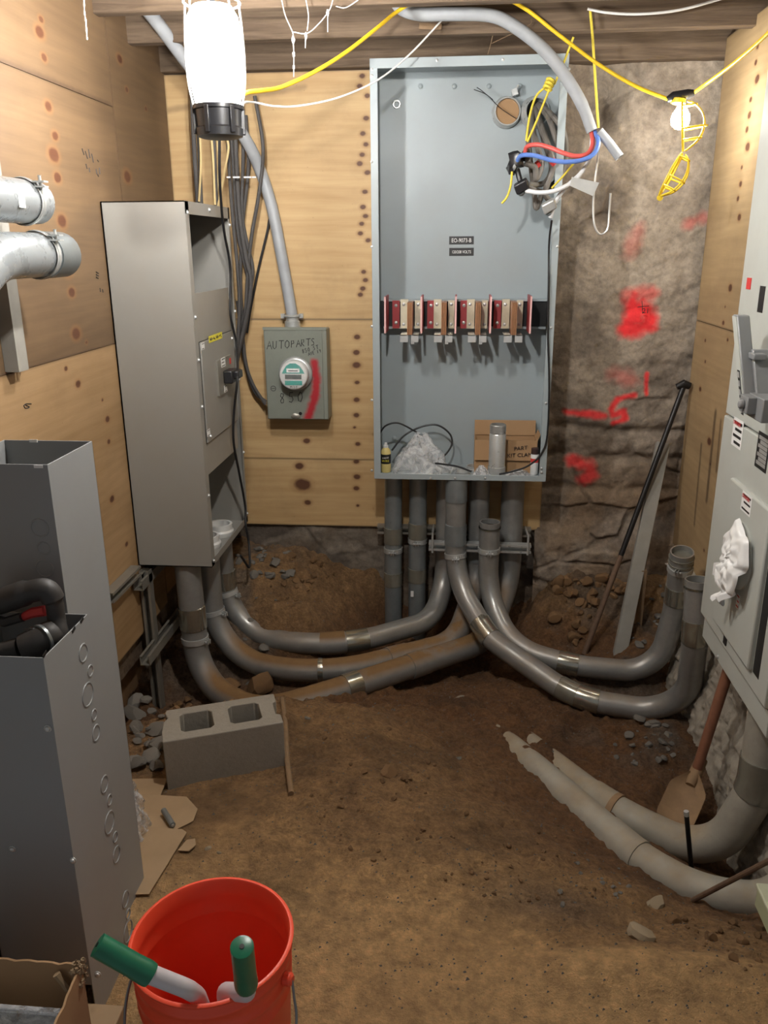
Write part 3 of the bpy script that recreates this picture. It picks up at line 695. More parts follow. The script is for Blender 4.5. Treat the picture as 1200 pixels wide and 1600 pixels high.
# capped knock-out with connector, and the open knock-out where the cables come in
def connector(px, py, tilt):
    c = A(px, py, Y=by1-.012); ax = Vector((tilt, -1, 0)).normalized()
    mb = MB().lathe([(.050, -.004), (.062, -.004), (.062, .012), (.056, .020), (.055, .040), (.050, .040), (.050, -.003)], c, ax, 28)
    o = P(g, 'conduit_connector', mb, m_zinc); return c, ax, o
c, ax, o1 = connector(791, 176, .1)
mb = MB().lathe([(.049, .026), (.049, .030)], c, ax, 24); P(o1, 'cardboard_plug', mb, m_cardboard)
mb = MB(); mb.obox(c+Vector((.03, -.03, .072)), (.012,0,.004), (0,.012,0), (-.004,0,.012)); mb.lathe([(.006,0),(.006,.014)], c+Vector((.04,-.03,.086)), (.4,0,1), 8); P(o1, 'clamp_ear', mb, m_zinc)
mb = MB(); mb.tube(cr([c+Vector((.04,-.045,-.03)), c+Vector((-.03,-.055,.012)), c+Vector((-.085,-.09,.055)), c+Vector((-.14,-.10,.075))], 5), .0016, 5); mb.tube(cr([c+Vector((-.06,-.07,.04)), c+Vector((-.11,-.08,.075)), c+Vector((-.128,-.085,.085))], 4), .0016, 5); P(o1, 'tie_wire', mb, m_steel_blk)
c2, ax2, o2 = connector(834, 176, .35)
mb = MB().lathe([(.049, -.002), (.049, .0)], c2, ax2, 24); P(o2, 'dark_opening', mb, m_labelblk)

# ------------------------------------------------------------------ service cables hanging in front of the box
def cable(name, label, cat, pts, r, mat, group=None, n=10, k=8): return ONE(name, MB().tube(cr(pts, k), r, n), mat, label, cat, group)
sp = T('cable_splice', 'bundle of dusty grey cables looping out of the knockout with taped splices', 'cables', c2+Vector((0,-.03,-.3)))
loops = [[(834,172,3.84),(826,205,3.74),(828,245,3.66),(835,300,3.63),(838,325,3.62),(848,300,3.64)],
         [(838,168,3.84),(842,190,3.72),(852,225,3.65),(862,260,3.64),(852,285,3.63),(828,289,3.6),(812,290,3.58)],
         [(840,165,3.84),(856,182,3.70),(868,215,3.64),(874,250,3.66),(868,285,3.68),(855,300,3.66),(838,298,3.62),(822,291,3.58)],
         [(842,163,3.84),(862,180,3.69),(880,205,3.66),(884,240,3.7),(876,275,3.7),(862,290,3.66)],
         [(832,175,3.84),(832,200,3.70),(840,230,3.60),(846,258,3.58),(838,280,3.57),(836,262,3.56),(820,255,3.55)],
         [(838,170,3.84),(846,196,3.70),(858,232,3.6),(864,262,3.6),(852,300,3.6),(862,318,3.58)]]
for l in loops: P(sp, 'cable', MB().tube(cr([A(x, y, Y=Y) for x, y, Y in l], 8), .0115, 10), m_cablebrown)
tp = MB()
for a, b in (((843,255),(838,259)), ((862,250),(868,257))): tp.tube([A(a[0], a[1], Y=3.575), A(b[0], b[1], Y=3.575)], .0138, 10)
P(sp, 'red_phase_tape', tp, m_red)
def lump(c, rx, ry, rz, seed, rough=.25):
    bm = bmesh.new(); bmesh.ops.create_icosphere(bm, subdivisions=2, radius=1); R = random.Random(seed); mb = MB()
    ph = [R.uniform(0, 6) for _ in range(3)]
    for v in bm.verts:
        k = 1+rough*math.sin(4*v.co.x+ph[0])*math.sin(5*v.co.y+ph[1])+rough*.5*math.sin(7*v.co.z+ph[2]); v.co = Vector((v.co.x*rx*k, v.co.y*ry*k, v.co.z*rz*k))+Vector(c)
    bm.verts.index_update(); mb.add([v.co for v in bm.verts], [tuple(v.index for v in f.verts) for f in bm.faces]); bm.free(); return mb
for (px, py, rx, rz, s_) in ((806,250,.030,.038,1),(800,262,.02,.026,2),(822,243,.02,.022,3)):
    P(sp, 'taped_splice', lump(A(px, py, Y=3.53), rx, .03, rz, s_), m_blackplast, label='black taped splice')
mb = MB(); mb.tube(cr([A(808,265,Y=3.53), A(812,280,Y=3.52), A(815,290,Y=3.52)], 5), .011, 8); P(sp, 'cable', mb, m_black)
for (px, py) in ((815, 291), (858, 322)):
    c = A(px, py, Y=3.50); mb = MB(); a = Vector((.86, -.2, .45)).normalized(); b = Vector((-.4, -.3, .85)).normalized(); n_ = a.cross(b)
    mb.obox(c, a*.028, b*.02, n_*.016); cn = P(sp, 'split_connector', mb, m_blackplast if px == 815 else m_zinc, bevel=.006)
    mb = MB(); mb.lathe([(.015,0),(.015,.012),(.011,.013)], c-a*.01-b*.016, -n_*.5-b*.5, 12); mb.lathe([(.012,0),(.012,.01)], c+a*.02+b*.0, -n_, 12); P(cn, 'set_screw', mb, m_galv_dark)
lp = A(822, 240, Y=3.53)

sc_c = T('service_cable', 'thick grey jacketed cable sagging from the ceiling to stripped red and blue ends', 'cable', A(770, 22, Y=3.40))
pts = [A(x, y, Y=Y) for x, y, Y in ((612,-12,3.30),(626,12,3.33),(655,22,3.36),(700,22,3.38),(765,24,3.40),(805,42,3.42),(850,78,3.44),(885,122,3.46),(910,165,3.46),(925,205,3.46))]
P(sc_c, 'jacket', MB().tube(cr(pts, 8), [.0225]*65+[.021]*8, 14), m_cablegrey)
P(sc_c, 'jacket_flap', MB().tube([A(936,205,Y=3.45), A(952,224,Y=3.45), A(968,246,Y=3.44)], [.017,.0175,.018], 14, hollow=.2), m_cablegrey)
for nm, mt, l in (('red_conductor', m_cablered, ((924,205,3.46),(926,225,3.44),(918,240,3.43),(900,244,3.42),(880,239,3.43),(860,231,3.45),(840,226,3.47),(824,229,3.5),(820,240,3.52))),
                  ('blue_conductor', m_cableblue, ((929,205,3.46),(935,222,3.43),(928,240,3.42),(910,250,3.41),(885,253,3.41),(860,250,3.43),(835,243,3.45),(815,243,3.48),(808,252,3.51))),
                  ('grey_conductor', m_cablewhite, ((927,207,3.47),(925,235,3.47),(915,260,3.48),(898,282,3.47),(870,297,3.46),(845,301,3.47),(822,298,3.5))),
                  ('white_conductor', m_cablewhite, ((926,207,3.47),(922,245,3.48),(908,270,3.49),(885,292,3.49),(868,315,3.5),(860,340,3.52)))):
    P(sc_c, nm, MB().tube(cr([A(x, y, Y=Y) for x, y, Y in l], 8), .0085, 10), mt, label=nm.replace('_', ' '))
P(sc_c, 'bare_neutral', MB().tube(cr([A(x, y, Y=Y) for x, y, Y in ((932,215,3.46),(934,245,3.48),(930,280,3.49),(927,320,3.5),(929,352,3.5),(938,366,3.5),(949,358,3.5),(952,330,3.5),(954,302,3.49))], 8), .0042, 8), m_alu, label='bare stranded neutral hooked at its end')
mb = MB(); a = A(893, 283, Y=3.46); b = A(931, 291, Y=3.46); mb.prism([(0,0),(.105,-.022),(.085,-.07),(-.005,-.032)], a+Vector((0,0,.015)), (1,0,0), (0,0,1), (0,-1,0), .002); P(sc_c, 'foil_tag', mb, m_alu)

def rope(name, label, paths, r, knots=()):
    o = T(name, label, 'rope', A(*paths[0][0][:2], Y=paths[0][0][2]))
    for i, l in enumerate(paths): P(o, 'strand', MB().tube(cr([A(x, y, Y=Y) for x, y, Y in l], 6), r, 8), m_rope)
    for c in knots:
        mb = MB(); q = A(c[0], c[1], Y=c[2])
        for t_ in (-.012, 0, .012): mb.torus(q+Vector((t_*.4, 0, t_)), (.5, .3, 1), .014, .006, 14, 6)
        P(o, 'knot', mb, m_rope)
    return o
rope('yellow_rope', 'knotted yellow twine loop holding up the taped splices before the bus box', [((896,58,3.47),(880,100,3.48),(866,132,3.50)), ((856,133,3.5),(838,150,3.5),(828,180,3.5),(822,220,3.5)), ((860,136,3.5),(848,165,3.5),(836,195,3.5),(824,222,3.5)), ((800,268,3.5),(798,290,3.5),(792,308,3.5),(784,318,3.5)), ((901,250,3.5),(880,275,3.52),(862,294,3.54))], .0042, [(858,132,3.49)])
rope('yellow_rope', 'straight yellow twine hanging from the joist and gripping the grey service cable', [((922,14,3.47),(926,60,3.465),(931,140,3.46),(935,200,3.455))], .0048)

# ------------------------------------------------------------------ things standing in the bottom of the box
FZ = bz0+th
def onfloor(px, py): return A(px, py, Z=FZ)
bt = onfloor(603, 737); bt.y = max(bt.y, 3.645); bt.x = A(603,720,Y=bt.y).x
o = T('spray_bottle', 'small yellow lubricant bottle with black label in the bus box', 'bottle', (bt.x, bt.y, FZ))
P(o, 'bottle', MB().lathe([(.021,0),(.023,.004),(.023,.095),(.020,.105),(.012,.115),(.010,.118)], (bt.x,bt.y,FZ), n=20), m_foam)
P(o, 'label_band', MB().lathe([(.0234,.042),(.0236,.043),(.0236,.086),(.0234,.087)], (bt.x,bt.y,FZ), n=20), m_labelblk)
text(o, 'lettering', 'WIRE', .014, (bt.x,bt.y-.0242,FZ+.057), (1,0,0), (0,0,1), m_ylabel); text(o, 'lettering', 'Liquid', .012, (bt.x,bt.y-.0242,FZ+.073), (1,0,.1), (0,0,1), m_white)
P(o, 'cap', MB().lathe([(.011,.116),(.011,.128),(.007,.130),(.006,.138),(.002,.140)], (bt.x,bt.y,FZ), n=16), m_white)
q = onfloor(836, 741); q.y = max(q.y, 3.64); q.x = A(835,725,Y=q.y).x
o = T('spray_can', 'white spray can with dark brown lid beside the cardboard box', 'spray can', (q.x, q.y, FZ))
P(o, 'can', MB().lathe([(.016,0),(.018,.003),(.018,.095),(.015,.103)], (q.x,q.y,FZ), n=20), m_white)
P(o, 'lid', MB().lathe([(.0175,.096),(.0175,.122),(.015,.125),(.0155,.126)], (q.x,q.y,FZ), n=20), m_brownlid)
P(o, 'red_mark', MB().lathe([(.0182,.058),(.0184,.06),(.0184,.075),(.0182,.077)], (q.x,q.y,FZ), n=20), m_red)
# opened cardboard box
b0, b1 = A(741, 723, Y=3.72).x, A(838, 723, Y=3.72).x; bh = .155; bd = .115
o = T('cardboard_box', 'open brown cardboard box with marker writing inside the bus box', 'box', ((b0+b1)/2, 3.72, FZ))
mb = MB(); mb.box(b0, b1, 3.72, 3.724, FZ, FZ+bh); P(o, 'front_wall', mb, m_cardboard)
mb = MB(); mb.box(b0, b1, 3.72+bd, 3.724+bd, FZ, FZ+bh); P(o, 'back_wall', mb, m_cardboard)
for x in (b0, b1-.004): mb = MB(); mb.box(x, x+.004, 3.724, 3.72+bd, FZ, FZ+bh); P(o, 'side_wall', mb, m_cardboard)
mb = MB(); mb.box(b0, b1, 3.722, 3.72+bd, FZ, FZ+.004); P(o, 'bottom', mb, m_cardboard)
mb = MB(); mb.obox(((b0+b1)/2, 3.7125, FZ+bh-.046), ((b1-b0)/2,0,0), (0,.004,.046), (0,.002,0)); fp = P(o, 'flap', mb, m_cardboard)
mb = MB(); mb.obox(((b0+b1)/2, 3.724+bd, FZ+bh+.034), ((b1-b0)/2,0,0), (0,.006,.034), (0,.002,0)); P(o, 'flap', mb, m_cardboard)
mb = MB(); mb.obox((b1+.004, 3.72+bd/2, FZ+bh+.008), (.008,0,.02), (0,bd/2-.004,0), (.0015,0,-.001)); P(o, 'flap', mb, m_cardboard)
text(o, 'lettering', 'PART', .026, (b1-.075, 3.7065, FZ+bh-.034), (1,0,.12), (0,0,1), m_ink); text(o, 'lettering', 'KIT CLAMP', .026, (b1-.072, 3.7063, FZ+bh-.066), (1,0,.06), (0,0,1), m_ink)
n0 = A(777, 735, Z=FZ); n0.y = 3.665; n0.x = A(777, 700, Y=3.665).x
o = T('pipe_nipple', 'upright galvanized threaded pipe nipple standing before the cardboard box', 'pipe', (n0.x, n0.y, FZ))
P(o, 'barrel', MB().lathe([(.034,0),(.0375,.0),(.0375,.195),(.0345,.2)], (n0.x,n0.y,FZ), n=28), m_zinc)
thr = [(.035, .2)]
for i in range(9): thr += [(.0368, .203+i*.004), (.0348, .205+i*.004)]
P(o, 'thread', MB().lathe(thr+[(.034,.241),(.031,.241),(.031,.225)], (n0.x,n0.y,FZ), n=28), m_galv)
P(o, 'lower_coupling', MB().lathe([(.0378,.0),(.0405,.0),(.0405,.045),(.0378,.046)], (n0.x,n0.y,FZ), n=28), m_zinc)
def crumple(c, rx, ry, h, seed, nu=34, nv=16):
    def fn(u, v):
        a = u*2*math.pi; k = 1-v; ra = (1-.85*v**1.3)*(1+.16*math.sin(5*a+seed)+.1*math.sin(11*a+seed*2+6*v)); z = h*v*(1+.12*math.sin(3*a+seed))
        return (c[0]+rx*ra*math.cos(a)+.01*math.sin(9*a+14*v), c[1]+ry*ra*math.sin(a), c[2]+z+.008*math.sin(13*a+9*v)*k*v*4)
    return MB().sheet(fn, nu, nv)
q = onfloor(655, 733); q.y = 3.70; q.x = A(656, 720, Y=3.7).x
ONE('plastic_bag', crumple((q.x+.0,q.y,FZ+.002), .125, .055, .17, 1), m_bag, 'crumpled clear plastic bag of fittings on the floor of the bus box', 'bag', ang=180)
q2 = A(752, 738, Y=3.635); ONE('plastic_bag', crumple((q2.x,3.635,FZ+.002), .035, .018, .05, 2), m_bag, 'small wad of clear plastic film beside the upright pipe nipple', 'bag', ang=180)
q2 = A(800, 738, Y=3.64); ONE('plastic_bag', crumple((q2.x+.03,3.64,FZ+.002), .06, .02, .035, 3), m_bag, 'flat clear plastic packet of hardware left of the spray can', 'bag', ang=180)
for i, (px, py, Y) in enumerate(((708, 722, 3.74), (742, 722, 3.77), (720, 733, 3.67))):
    p = A(px, py, Y=Y); ONE('bushing_ring', MB().lathe([(.034,0),(.043,0),(.045,.004),(.045,.009),(.040,.011),(.040,.020),(.034,.020),(.034,.001)], (p.x, Y, FZ), n=26), m_zinc,
        ('zinc bushing ring lying right of the clear bag', 'zinc bushing ring lying half behind the left side of the cardboard box', 'zinc bushing ring lying nearest the front lip of the bus box')[i], 'fitting')
cable('loose_cable', 'black cord coiled in a loop behind the clear bag in the bus box', 'cord', [A(x, y, Y=Y) for x, y, Y in ((593,678,3.70),(603,665,3.7),(622,661,3.7),(645,672,3.72),(655,678,3.78))], .004, m_black)
cable('loose_cable', 'wide black cord loop rising above the clear bag in the bus box', 'cord', [A(x, y, Y=Y) for x, y, Y in ((612,704,3.76),(630,682,3.78),(655,668,3.79),(682,664,3.79),(702,677,3.79),(706,694,3.78),(694,712,3.76),(675,722,3.72),(690,725,3.66),(715,729,3.64),(737,737,3.635))], .0045, m_black)
cable('loose_cable', 'thin black cord running down the right edge of the bus box to its floor', 'cord', [A(x, y, Y=Y) for x, y, Y in ((862,345,3.5),(858,380,3.585),(857,450,3.585),(856,520,3.588),(858,600,3.588),(855,680,3.588),(845,710,3.59),(825,728,3.60),(800,737,3.615),(780,741,3.62))], .0042, m_black)

# ------------------------------------------------------------------ conduits
def near_s(path, px, py):
    best, s, bs = 1e9, 0, 0
    for i, p in enumerate(path):
        if i: s += (path[i]-path[i-1]).length
        x, y = PR(p); d = math.hypot(x-px, y-py)
        if d < best: best, bs = d, s
    return bs
def sub(path, s0, s1):
    out = []; s = 0
    for i in range(len(path)):
        if i:
            d = (path[i]-path[i-1]).length
            for t in (s0, s1):
                if s < t <= s+d and d > 0: out.append(path[i-1]+(path[i]-path[i-1])*((t-s)/d)); 
            s += d
        if s0 <= s <= s1: out.append(path[i])
    res = [out[0]]
    for p in out[1:]:
        if (p-res[-1]).length > 1e-4: res.append(p)
    return res
def conduit(label, poly, rad, r, mat, couplings=(), clamps=(), open_top=False, cmat=None, bands=(), name='conduit', cat='conduit', group=None):
    path = dense(fillet(poly, rad, 18), .025); low = min(path, key=lambda p: p.z)
    o = T(name, label, cat, (path[0].x, path[0].y, low.z-r), group)
    P(o, 'pipe', MB().tube(path, r, 24, hollow=.12 if open_top else 0), mat)
    for (px, py, L, *m) in couplings:
        s = near_s(path, px, py); q = sub(path, max(.001, s-L/2), s+L/2); q = [q[0]]+q+[q[-1]]; n = len(q)
        mb = MB().tube(q, [r*1.005, r*1.07]+[r*1.075]*(n-4)+[r*1.07, r*1.005], 24); P(o, 'coupling', mb, (m[0] if m else cmat or m_coupl))
    for (px, py, dx, dy) in clamps:
        s = near_s(path, px, py); q = sub(path, s-.012, s+.012); mb = MB().tube(q, r*1.10, 24)
        c = (q[0]+q[-1])/2; d = Vector((dx, dy, 0)).normalized()
        e = c+d*(r*1.1+.008); t = (q[-1]-q[0]).normalized(); sd = d.cross(t)
        mb.obox(e+sd*.006, d*.012, sd*.0015, t*.010); mb.obox(e-sd*.006, d*.012, sd*.0015, t*.010); cl = P(o, 'strap_clamp', mb, m_zinc)
        P(cl, 'clamp_bolt', MB().lathe([(.005,-.016),(.005,-.012),(.003,-.011),(.003,.012),(.005,.013),(.005,.017)], e, sd, 8), m_zinc)
    return o, path
V = Vector
def ring(o, path, px, py, r, mat, w=.006):
    s = near_s(path, px, py); P(o, 'end_ring', MB().tube(sub(path, s-w/2, s+w/2), r, 24), mat)
# two back risers on the left
r8 = .0425
for lab, px, clist, cl in (('leftmost straight conduit riser under the bus box', 615, [(615,833,.08),(615,905,.07)], (615,855)), ('second straight conduit riser under the bus box with a white sticker', 653, [(652,825,.08),(651,900,.07)], (652,843))):
    p = A(px, 850, Y=3.77)
    o, pa = conduit(lab, [(p.x,3.77,.562), (p.x-.003,3.77,0), (p.x-.003,3.77,-.42)], .3, r8, m_galv_up, [(a, b, L, m_coupl_d) for a, b, L in clist], [(cl[0], cl[1], 0, -1)])
    if px == 653: mb = MB(); c = A(644, 928, Y=3.77-r8-.001); mb.box(c.x-.007, c.x+.007, c.y-.001, c.y+.001, c.z-.015, c.z+.015); P(o, 'sticker', mb, m_white)
# three sweeps joining the left cabinet to the bus box
CZ = .34
def zrun(px, py, z): return A(px, py, Z=z)
riser = lambda px, Y: A(px, 800, Y=Y).x
u1, u2 = zrun(520,1015,-.15), zrun(640,974,-.15)
conduit('left sweep conduit, furthest from camera, from grey cabinet to back riser', [(-1.06,3.46,CZ), (-1.06,3.47,-.17), u1, (-.09, 3.62, -.15), (riser(697,3.79),3.79,.0), (riser(697,3.79),3.79,.562)], [.26,.5,.22,.2], .049, m_galv, [(520,1018,.11,m_galv_dusty),(560,1002,.10),(347,905,.09,m_coupl),(697,850,.12,m_galv_up)], [(346,925,1,-.4)])
l1, l2 = zrun(500,1057,-.19), zrun(612,1022,-.19)
conduit('middle left sweep conduit, dusty, from grey cabinet to the bus box', [(-1.075,3.30,CZ), (-1.075,3.30,-.21), l1, (.02, 3.50, -.20), (riser(748,3.79),3.79,.0), (riser(748,3.79),3.79,.562)], [.28,.5,.25,.2], .050, m_galv_dusty, [(505,1055,.02),(618,1018,.10,m_galv_dusty),(324,930,.085,m_coupl),(748,858,.12,m_galv_up)], [(325,958,1,-.4)])
k1 = zrun(500,1088,-.20)
conduit('nearest left sweep conduit, its bend half buried behind the concrete block', [(-1.115,3.14,CZ), (-1.105,3.14,-.26), k1+V((-.25,-.05,-.06)), k1, (.17, 3.56, -.22), (riser(800,3.79),3.79,.0), (riser(800,3.79),3.79,.562)], [.30,.4,.6,.26,.2], .054, m_galv_dusty, [(555,1080,.07,m_coupl),(650,1040,.10,m_galv_dusty),(290,968,.10,m_coupl),(797,850,.15,m_galv_up)], [(293,1000,1,-.4)])
# two front sweeps to the right-hand stubs
yA = 3.645; pA = A(711, 860, Y=yA)
sA = A(1091, 905, X=.90)
oA, pa = conduit('front sweep conduit from the bus box to the right hand open stub', [(pA.x,yA,.556), (pA.x,yA,.06), A(765,998,Z=-.12), A(900,1092,Z=-.235), A(1060,1118,Z=-.25)+V((.03,-.0,0)), A(1086,1000,X=.91)+V((0,0,.02)), sA], [.3,.35,.45,.2,.4], .0475, m_galv, [(711,765,.11,m_galv_up),(711,838,.10,m_galv_up),(755,985,.10,m_coupl),(885,1085,.08,m_coupl_d),(918,1097,.09),(1089,985,.09,m_coupl)], [(712,865,0,-1)], open_top=True)
ring(oA, pa, 1090, 922, .051, m_coupl); ring(oA, pa, 1090, 912, .051, m_coupl)
yB = 3.63; pB = A(764, 860, Y=yB); sB = A(1066, 862, X=.93)
oB, pb = conduit('front sweep conduit with an open stub below the bus box and one at right', [(pB.x,yB,A(764,815,Y=yB).z), (pB.x,yB,.0), A(800,1012,Z=-.17), A(895,1040,Z=-.2), A(1015,1052,Z=-.22)+V((.03,0,0)), A(1055,950,X=.95), sB], [.25,.35,.6,.2,.4], .0475, m_galv, [(764,835,.16,m_galv_up),(763,895,.09,m_galv_up),(888,1037,.085,m_coupl),(1058,925,.09,m_coupl)], [(764,860,0,-1),(1062,890,-.5,-1)], open_top=True)
ring(oB, pb, 764, 820, .0515, m_coupl_d); ring(oB, pb, 764, 827, .0515, m_coupl_d); ring(oB, pb, 1066, 870, .0515, m_coupl_d); ring(oB, pb, 1066, 880, .0515, m_coupl_d)
# half-buried pair in the trench, rising to the right-hand switchgear
pN = A(1172, 1185, Y=2.2)
n1 = A(950,1265,Z=-.25); n0_ = A(800,1148,Z=-.29); n2 = A(1085,1326,Z=-.27)
oN, pn = conduit('right trench conduit that sweeps up into the pale switchgear', [n0_, n1, n2+V((.055,-.02,-.02)), (pN.x+.035,2.2,.0), (pN.x+.035,2.205,.33)], [.5,.22,.3], .0575, m_galv_pale, [(945,1258,.10,m_galv_pale),(1166,1210,.13,m_coupl_d)], [])
ring(oN, pn, 958, 1276, .0625, m_rust, .02)
m1 = A(840,1205,Z=-.225); m0 = A(720,1105,Z=-.31); m2 = A(1000,1345,Z=-.205); m3 = A(1085,1408,Z=-.20)
oM, pm = conduit('nearer trench conduit with a slipped coupling, half buried in dirt', [m0, m1, m2, m3+V((.03,.02,0)), A(1200,1420,X=.90)+V((.06,0,.02)), (.99,2.0,.36)], [.5,.5,.3,.25,.2], .054, m_galv_pale, [(970,1318,.14,m_galv_pale)], [])

# ------------------------------------------------------------------ left grey cabinet with breaker
cx0, cx1, cy0, cy1, cz0, cz1 = XL+.004, -.985, 3.07, 3.67, .318, 1.73
kb_ = T('switch_cabinet', 'tall grey steel switch cabinet with breaker on the left plywood wall', 'cabinet', ((cx0+cx1)/2, (cy0+cy1)/2, cz0))
mb = MB(); mb.box(cx0, cx1, cy0, cy0+.004, cz0, cz1); P(kb_, 'side_panel', mb, m_grey_b)
mb = MB(); mb.box(cx0, cx1, cy1-.004, cy1, cz0, cz1); P(kb_, 'side_panel', mb, m_grey_b)
mb = MB(); mb.box(cx0, cx0+.004, cy0, cy1, cz0, cz1); P(kb_, 'back_panel', mb, m_grey)
mb = MB(); mb.box(cx0, cx1, cy0, cy1, cz1-.004, cz1); P(kb_, 'top_panel', mb, m_grey_b)
mb = MB(); mb.box(cx0, cx1, cy0, cy1, cz0, cz0+.004); P(kb_, 'bottom_panel', mb, m_grey_b)
f = cx1+.0005; lw = .042
mb = MB(); mb.box(f-.003, f, cy0, cy0+lw, cz0, cz1); mb.box(f-.003, f, cy1-.022, cy1, cz0, cz1); mb.box(f-.003, f, cy0, cy1, cz1-.045, cz1); mb.box(f-.003, f, cy0, cy1, cz0, cz0+.03); P(kb_, 'front_flange', mb, m_grey_b, bevel=.001)
zc0, zc1 = .70, 1.405; yc1 = cy1-.085
mb = MB(); mb.box(f-.008, f-.002, cy0+lw-.012, yc1, zc0, zc1); mb.box(f-.05, f-.006, yc1-.004, yc1, zc0, zc1); P(kb_, 'cover_plate', mb, m_grey_b)
mb = MB(); mb.box(cx0+.01, f-.14, cy0+.01, cy1-.01, cz0+.45, cz0+.46); mb.box(f-.19, f-.185, cy0+.01, cy1-.01, zc1-.04, cz1-.01); P(kb_, 'inner_barrier', mb, m_cabin)
def CF_(px, py, off=0): return A(px, py, X=f+off)
dA, dB = CF_(313, 535), CF_(322, 693); dy0, dz1, dz0 = (dA.y+dB.y)/2, CF_(313,535).z, CF_(322,693).z
dy1 = yc1+.005
mb = MB(); mb.box(f-.001, f+.006, dy0, dy1, dz0, dz1); P(kb_, 'breaker_door', mb, m_grey_b, bevel=.0015)
mb = MB(); mb.box(f-.0015, f-.0008, dy0-.006, dy1+.002, dz0-.006, dz1+.003); P(kb_, 'door_gap', mb, m_labelblk)
def on(px, py): return A(px, py, X=f+.0065)
c = on(349, 590); mb = MB(); mb.box(f+.005, f+.016, on(338,590).y, on(360,590).y, on(345,616).z, on(345,560).z); bp = P(kb_, 'breaker_bezel', mb, m_strut)
c = on(350, 590); mb = MB(); mb.box(f+.016, f+.055, c.y-.045, c.y+.045, c.z-.02, c.z+.035); mb.box(f+.05, f+.075, c.y-.02, c.y+.055, c.z-.005, c.z+.03); P(bp, 'breaker_handle', mb, m_blackplast, bevel=.006)
def sticker(par, X, c, hy, hz, mat, name='sticker', lines=0, lm=None, sg_=1):
    mb = MB(); mb.box(X, X+.0008, c.y-hy, c.y+hy, c.z-hz, c.z+hz); s_ = P(par, name, mb, mat)
    if lines:
        mb = MB()
        for i in range(lines):
            z = c.z+hz*(.7-1.4*i/max(1, lines-1)); e0, e1 = (X+.0008, X+.0012) if sg_ > 0 else (X-.0004, X); mb.box(e0, e1, c.y-hy*.8, c.y+hy*(.8-.3*(i % 2)), z-hz*.10, z+hz*.10)
        P(s_, 'print_lines', mb, lm or m_labelblk)
    return s_
sticker(kb_, f+.0062, on(337,527), .095, .013, m_ylabel, 'yellow_label')
q = on(337,527); R = random.Random(8); mb = MB()
for k in range(4):                                      # scribbled words too small to read in the photograph
    y_ = q.y-.085+k*.043; mb.tube([V((f+.0074, y_+i*.0042, q.z+R.uniform(-.007, .007))) for i in range(9)], .0011, 4)
P(kb_, 'handwriting', mb, m_ink)
for px, py in ((317,541),(326,676)): sticker(kb_, f+.0062, on(px,py), .02, .013, m_white, lines=2)
sticker(kb_, f+.0165, on(345,566), .030, .019, m_white, lines=3); sticker(kb_, f+.0165, on(349,607), .022, .014, m_white, lines=2)
sticker(kb_, f+.0165, on(356,564), .012, .012, m_red)
c = A(372, 625, X=f-.03); s_ = sticker(kb_, f-.03, V((0,cy1-.055,c.z)), .028, .075, m_white, 'warning_label', 0)
for dz, m_ in ((.045, m_orange), (-.045, m_orange)): mb = MB(); mb.box(f-.0292, f-.0288, cy1-.075, cy1-.035, c.z+dz-.02, c.z+dz+.02); P(s_, 'orange_band', mb, m_)
mb = MB(); mb.box(f-.0292, f-.0288, cy1-.068, cy1-.042, c.z-.012, c.z+.012); P(s_, 'symbol', mb, m_labelblk)
bolts(kb_, [V((f, cy0+.02, z)) for z in (1.69, 1.32, 1.16, .98, .62, .34)]+[V((f, cy1-.011, z)) for z in (1.66, 1.30, 1.0, .66, .36)]+[V((f, (cy0+cy1)/2, 1.71)), V((f+.006, dy1-.03, dz1-.03)), V((f+.006, dy0+.03, dz0+.02))], (1,0,0), .007)
for y_, x_ in ((3.14,-1.115),(3.30,-1.075),(3.46,-1.06)):
    P(kb_, 'conduit_bushing', MB().lathe([(.045,0),(.058,0),(.062,.008),(.062,.022),(.056,.03),(.056,.055),(.046,.055),(.046,.002)], (x_,y_,cz0+.003), n=24), m_offwhite)
cable('black_lead', 'black power cord draped down the front of the grey switch cabinet', 'cord', [A(x, y, X=X) for x, y, X in ((343,215,-.88),(343,265,-.9),(345,310,-.93),(350,360,-.955),(360,420,-.965),(360,490,-.965),(370,540,-.96),(371,590,-.915),(366,640,-.945),(365,690,-.96),(374,740,-.965),(383,790,-.968),(384,820,-.96),(389,850,-.95),(390,885,-.93),(384,880,-.94),(376,868,-.95)) ], .0055, m_black)

# strut frame below the cabinet
def strut(name, label, a, b, wd=.041, up=(0,0,1), par=None, mat=m_strut):
    a, b = V(a), V(b); d = (b-a).normalized(); up = V(up); sd = d.cross(up).normalized(); n = sd.cross(d).normalized(); t = .003; mb = MB(); c = (a+b)/2; h = (b-a)/2
    mb.obox(c-n*(wd/2-t/2), sd*wd/2, h, n*t/2); mb.obox(c-sd*(wd/2-t/2), sd*t/2, h, n*(wd/2-t)); mb.obox(c+sd*(wd/2-t/2), sd*t/2, h, n*(wd/2-t))
    mb.obox(c+n*(wd/2-t/2)-sd*wd*.37, sd*wd*.13, h, n*t/2); mb.obox(c+n*(wd/2-t/2)+sd*wd*.37, sd*wd*.13, h, n*t/2)
    return P(par, name, mb, mat) if par else ONE(name, mb, mat, label, 'strut')
sf = T('conduit_support', 'galvanized channel strut frame below the grey cabinet holding its conduits', 'strut', (-1.19, 3.05, -.4))
v0 = A(232, 960, Y=3.07)
strut('upright_strut', '', (v0.x+.006, 3.07, -.42), (v0.x+.006, 3.07, .30), up=(0,-1,0), par=sf)
strut('cross_strut', '', (v0.x+.006, 2.98, .265), (v0.x+.006, 3.66, .265), par=sf)
c = A(250, 1010, Y=3.03); strut('cross_strut', '', (v0.x+.035, 2.90, c.z-.0), (v0.x+.035, 3.6, c.z-.0), par=sf)
